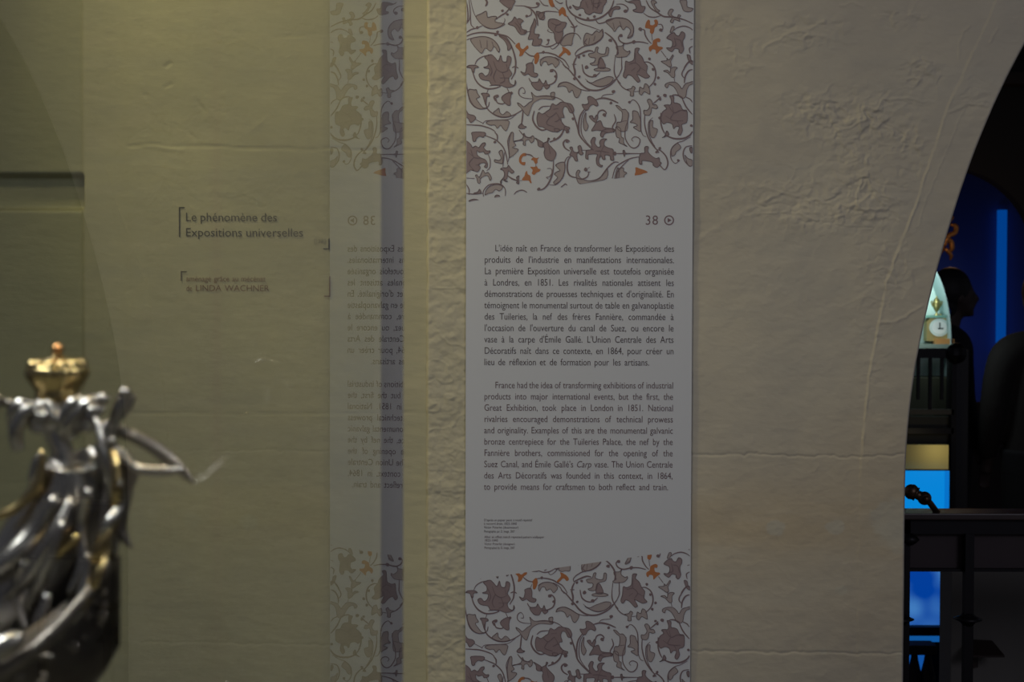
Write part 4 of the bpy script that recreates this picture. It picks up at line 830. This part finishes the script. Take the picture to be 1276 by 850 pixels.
# ------------------------------------------------------------------ people (dark figures seen from afar)
M_cl1 = mat('black_coat', (.012, .012, .016), .85); M_cl2 = mat('dark_brown_coat', (.016, .013, .012), .85); M_hr = mat('dark_hair', (.010, .009, .010), .6); M_hr2 = mat('auburn_hair', (.030, .012, .010), .6); M_skn = mat('skin_in_shade', (.06, .04, .035), .6); M_tr = mat('dark_trousers', (.012, .012, .015), .85)
def person(cx, Y, face, label, coat, hair, hp, ztop):
    """cx world x of the body; face = rotation about z, hp = head centre"""
    x, y = cx, Y; root = thing('person', label, 'person', (x, y, 0))
    Rz = Matrix.Rotation(face, 3, 'Z')
    def L(a, b, c): return Vector((x, y, 0)) + Rz @ Vector((a, b, c))      # local: +y is where they look
    s = ztop/1.75; bm = bmesh.new()
    def flat(k):
        for v in bm.verts:
            q = Rz.transposed() @ (v.co - Vector((x, y, 0))); q.y *= k; v.co = Vector((x, y, 0)) + Rz @ q
    tube(bm, [L(0,0,.88*s), L(0,0,1.02*s), L(0,.01,1.2*s), L(0,0,1.36*s), L(0,0,1.44*s)], [.155*s,.145*s,.16*s,.15*s,.07*s], 18); flat(.68)
    for sd in (-1, 1):
        tube(bm, [L(.09*sd*s,0,.92*s), L(.10*sd*s,.01,.5*s), L(.10*sd*s,-.01,.1*s), L(.10*sd*s,0,.05*s)], [.095*s,.065*s,.045*s,.045*s], 14)
        tube(bm, [L(.10*sd*s,-.05,.045*s), L(.10*sd*s,.06,.04*s), L(.11*sd*s,.16,.03*s)], [.04*s,.042*s,.03*s], 12)
        tube(bm, [L(.05*sd*s,0,1.42*s), L(.17*sd*s,0,1.39*s), L(.215*sd*s,0,1.28*s), L(.24*sd*s,.02,1.08*s), L(.23*sd*s,.10,.86*s)], [.06*s,.068*s,.058*s,.046*s,.03*s], 12)
        hnd = [L(.23*sd*s,.10,.87*s), L(.23*sd*s,.12,.80*s)]; tube(bm, hnd, [.026*s,.034*s], 10)
        for q in range(4): tube(bm, [L((.23+.015*(q-1.5))*sd*s,.12,.80*s), L((.23+.017*(q-1.5))*sd*s,.135,.74*s), L((.23+.015*(q-1.5))*sd*s,.125,(.71+.008*abs(q-1.5))*s)], .0085*s, 6, 2)
        tube(bm, [L(.21*sd*s,.12,.84*s), L(.20*sd*s,.15,.80*s), L(.20*sd*s,.155,.77*s)], .0095*s, 6, 2)
    tube(bm, [L(0,0,1.40*s), L(0,.02,1.50*s), L(0,.035,1.56*s)], [.065*s,.055*s,.055*s], 14)
    hc = L(0, .05, 1.64*s); ball(bm, hc, .088*s, (.86, 1.05, 1.22), Rz, 18); ball(bm, hc + Rz @ Vector((0,.035,-.055)), .058*s, (.9, 1, 1), Rz)
    tube(bm, [hc + Rz @ Vector((0,.085*s,.02*s)), hc + Rz @ Vector((0,.108*s,-.022*s)), hc + Rz @ Vector((0,.09*s,-.03*s))], [.010*s,.015*s,.010*s], 8)
    tube(bm, [hc + Rz @ Vector((-.02*s,.088*s,-.055*s)), hc + Rz @ Vector((0,.097*s,-.055*s)), hc + Rz @ Vector((.02*s,.088*s,-.055*s))], .008*s, 8)
    ball(bm, hc + Rz @ Vector((0,.075*s,-.092*s)), .022*s)
    for sd in (-1, 1): ball(bm, hc + Rz @ Vector((.078*sd*s, 0, -.01)), .022*s, (.4, .8, 1.3), Rz); ball(bm, hc + Rz @ Vector((.032*sd*s, .078*s, .012*s)), .012*s)
    body = voxel('body', bm, M_skn, .010, root, 2)
    bm = bmesh.new()
    tube(bm, [L(0,0,.80*s), L(0,0,1.0*s), L(0,.01,1.2*s), L(0,0,1.36*s), L(0,0,1.47*s)], [.205*s,.185*s,.190*s,.175*s,.078*s], 20); flat(.66)
    for sd in (-1, 1): tube(bm, [L(.05*sd*s,0,1.42*s), L(.17*sd*s,0,1.38*s), L(.225*sd*s,0,1.28*s), L(.25*sd*s,.02,1.08*s), L(.235*sd*s,.10,.88*s)], [.075*s,.084*s,.074*s,.062*s,.046*s], 12)
    voxel('coat', bm, coat, .012, root, 3)
    bm = bmesh.new()
    for sd in (-1, 1): tube(bm, [L(.09*sd*s,0,.92*s), L(.10*sd*s,.01,.5*s), L(.10*sd*s,-.01,.08*s)], [.12*s,.085*s,.07*s], 14)
    voxel('trousers', bm, M_tr, .012, root, 2)
    bm = bmesh.new(); ball(bm, hc + Rz @ Vector((0,-.028*s,.03*s)), .102*s, (.92, 1.05, 1.13), Rz, 18); ball(bm, hc + Rz @ Vector((0,-.05*s,-.05*s)), .075*s, (1, .9, 1.2), Rz)
    voxel('hair', bm, hair, .008, root, 2)
    return root
o = boxo('dark_cover_panel', (X(1188, 7.65), 7.65, 0), (X(1188, 7.65)+2.5, 7.75, Zz(502, 7.65)), mat('cover_panel_dark', (.09, .08, .08), .8)); tag(o, 'added dark panel covering the blue-lit wall behind the two standing figures', 'low wall')  # dark panel added to keep the blue-lit far wall from showing here
Y1 = 7.2; hx = at(1192, 382, Y1)
person(hx.x - .055, Y1, R(-90), 'dark silhouetted person standing in profile, facing right, beside bright niche', M_cl1, M_hr, None, 1.72)
Y2 = 6.6; hx = at(1302, 385, Y2)
person(hx.x, Y2, R(8), 'dark figure seen from behind at the right edge', M_cl2, M_hr2, None, 1.70)
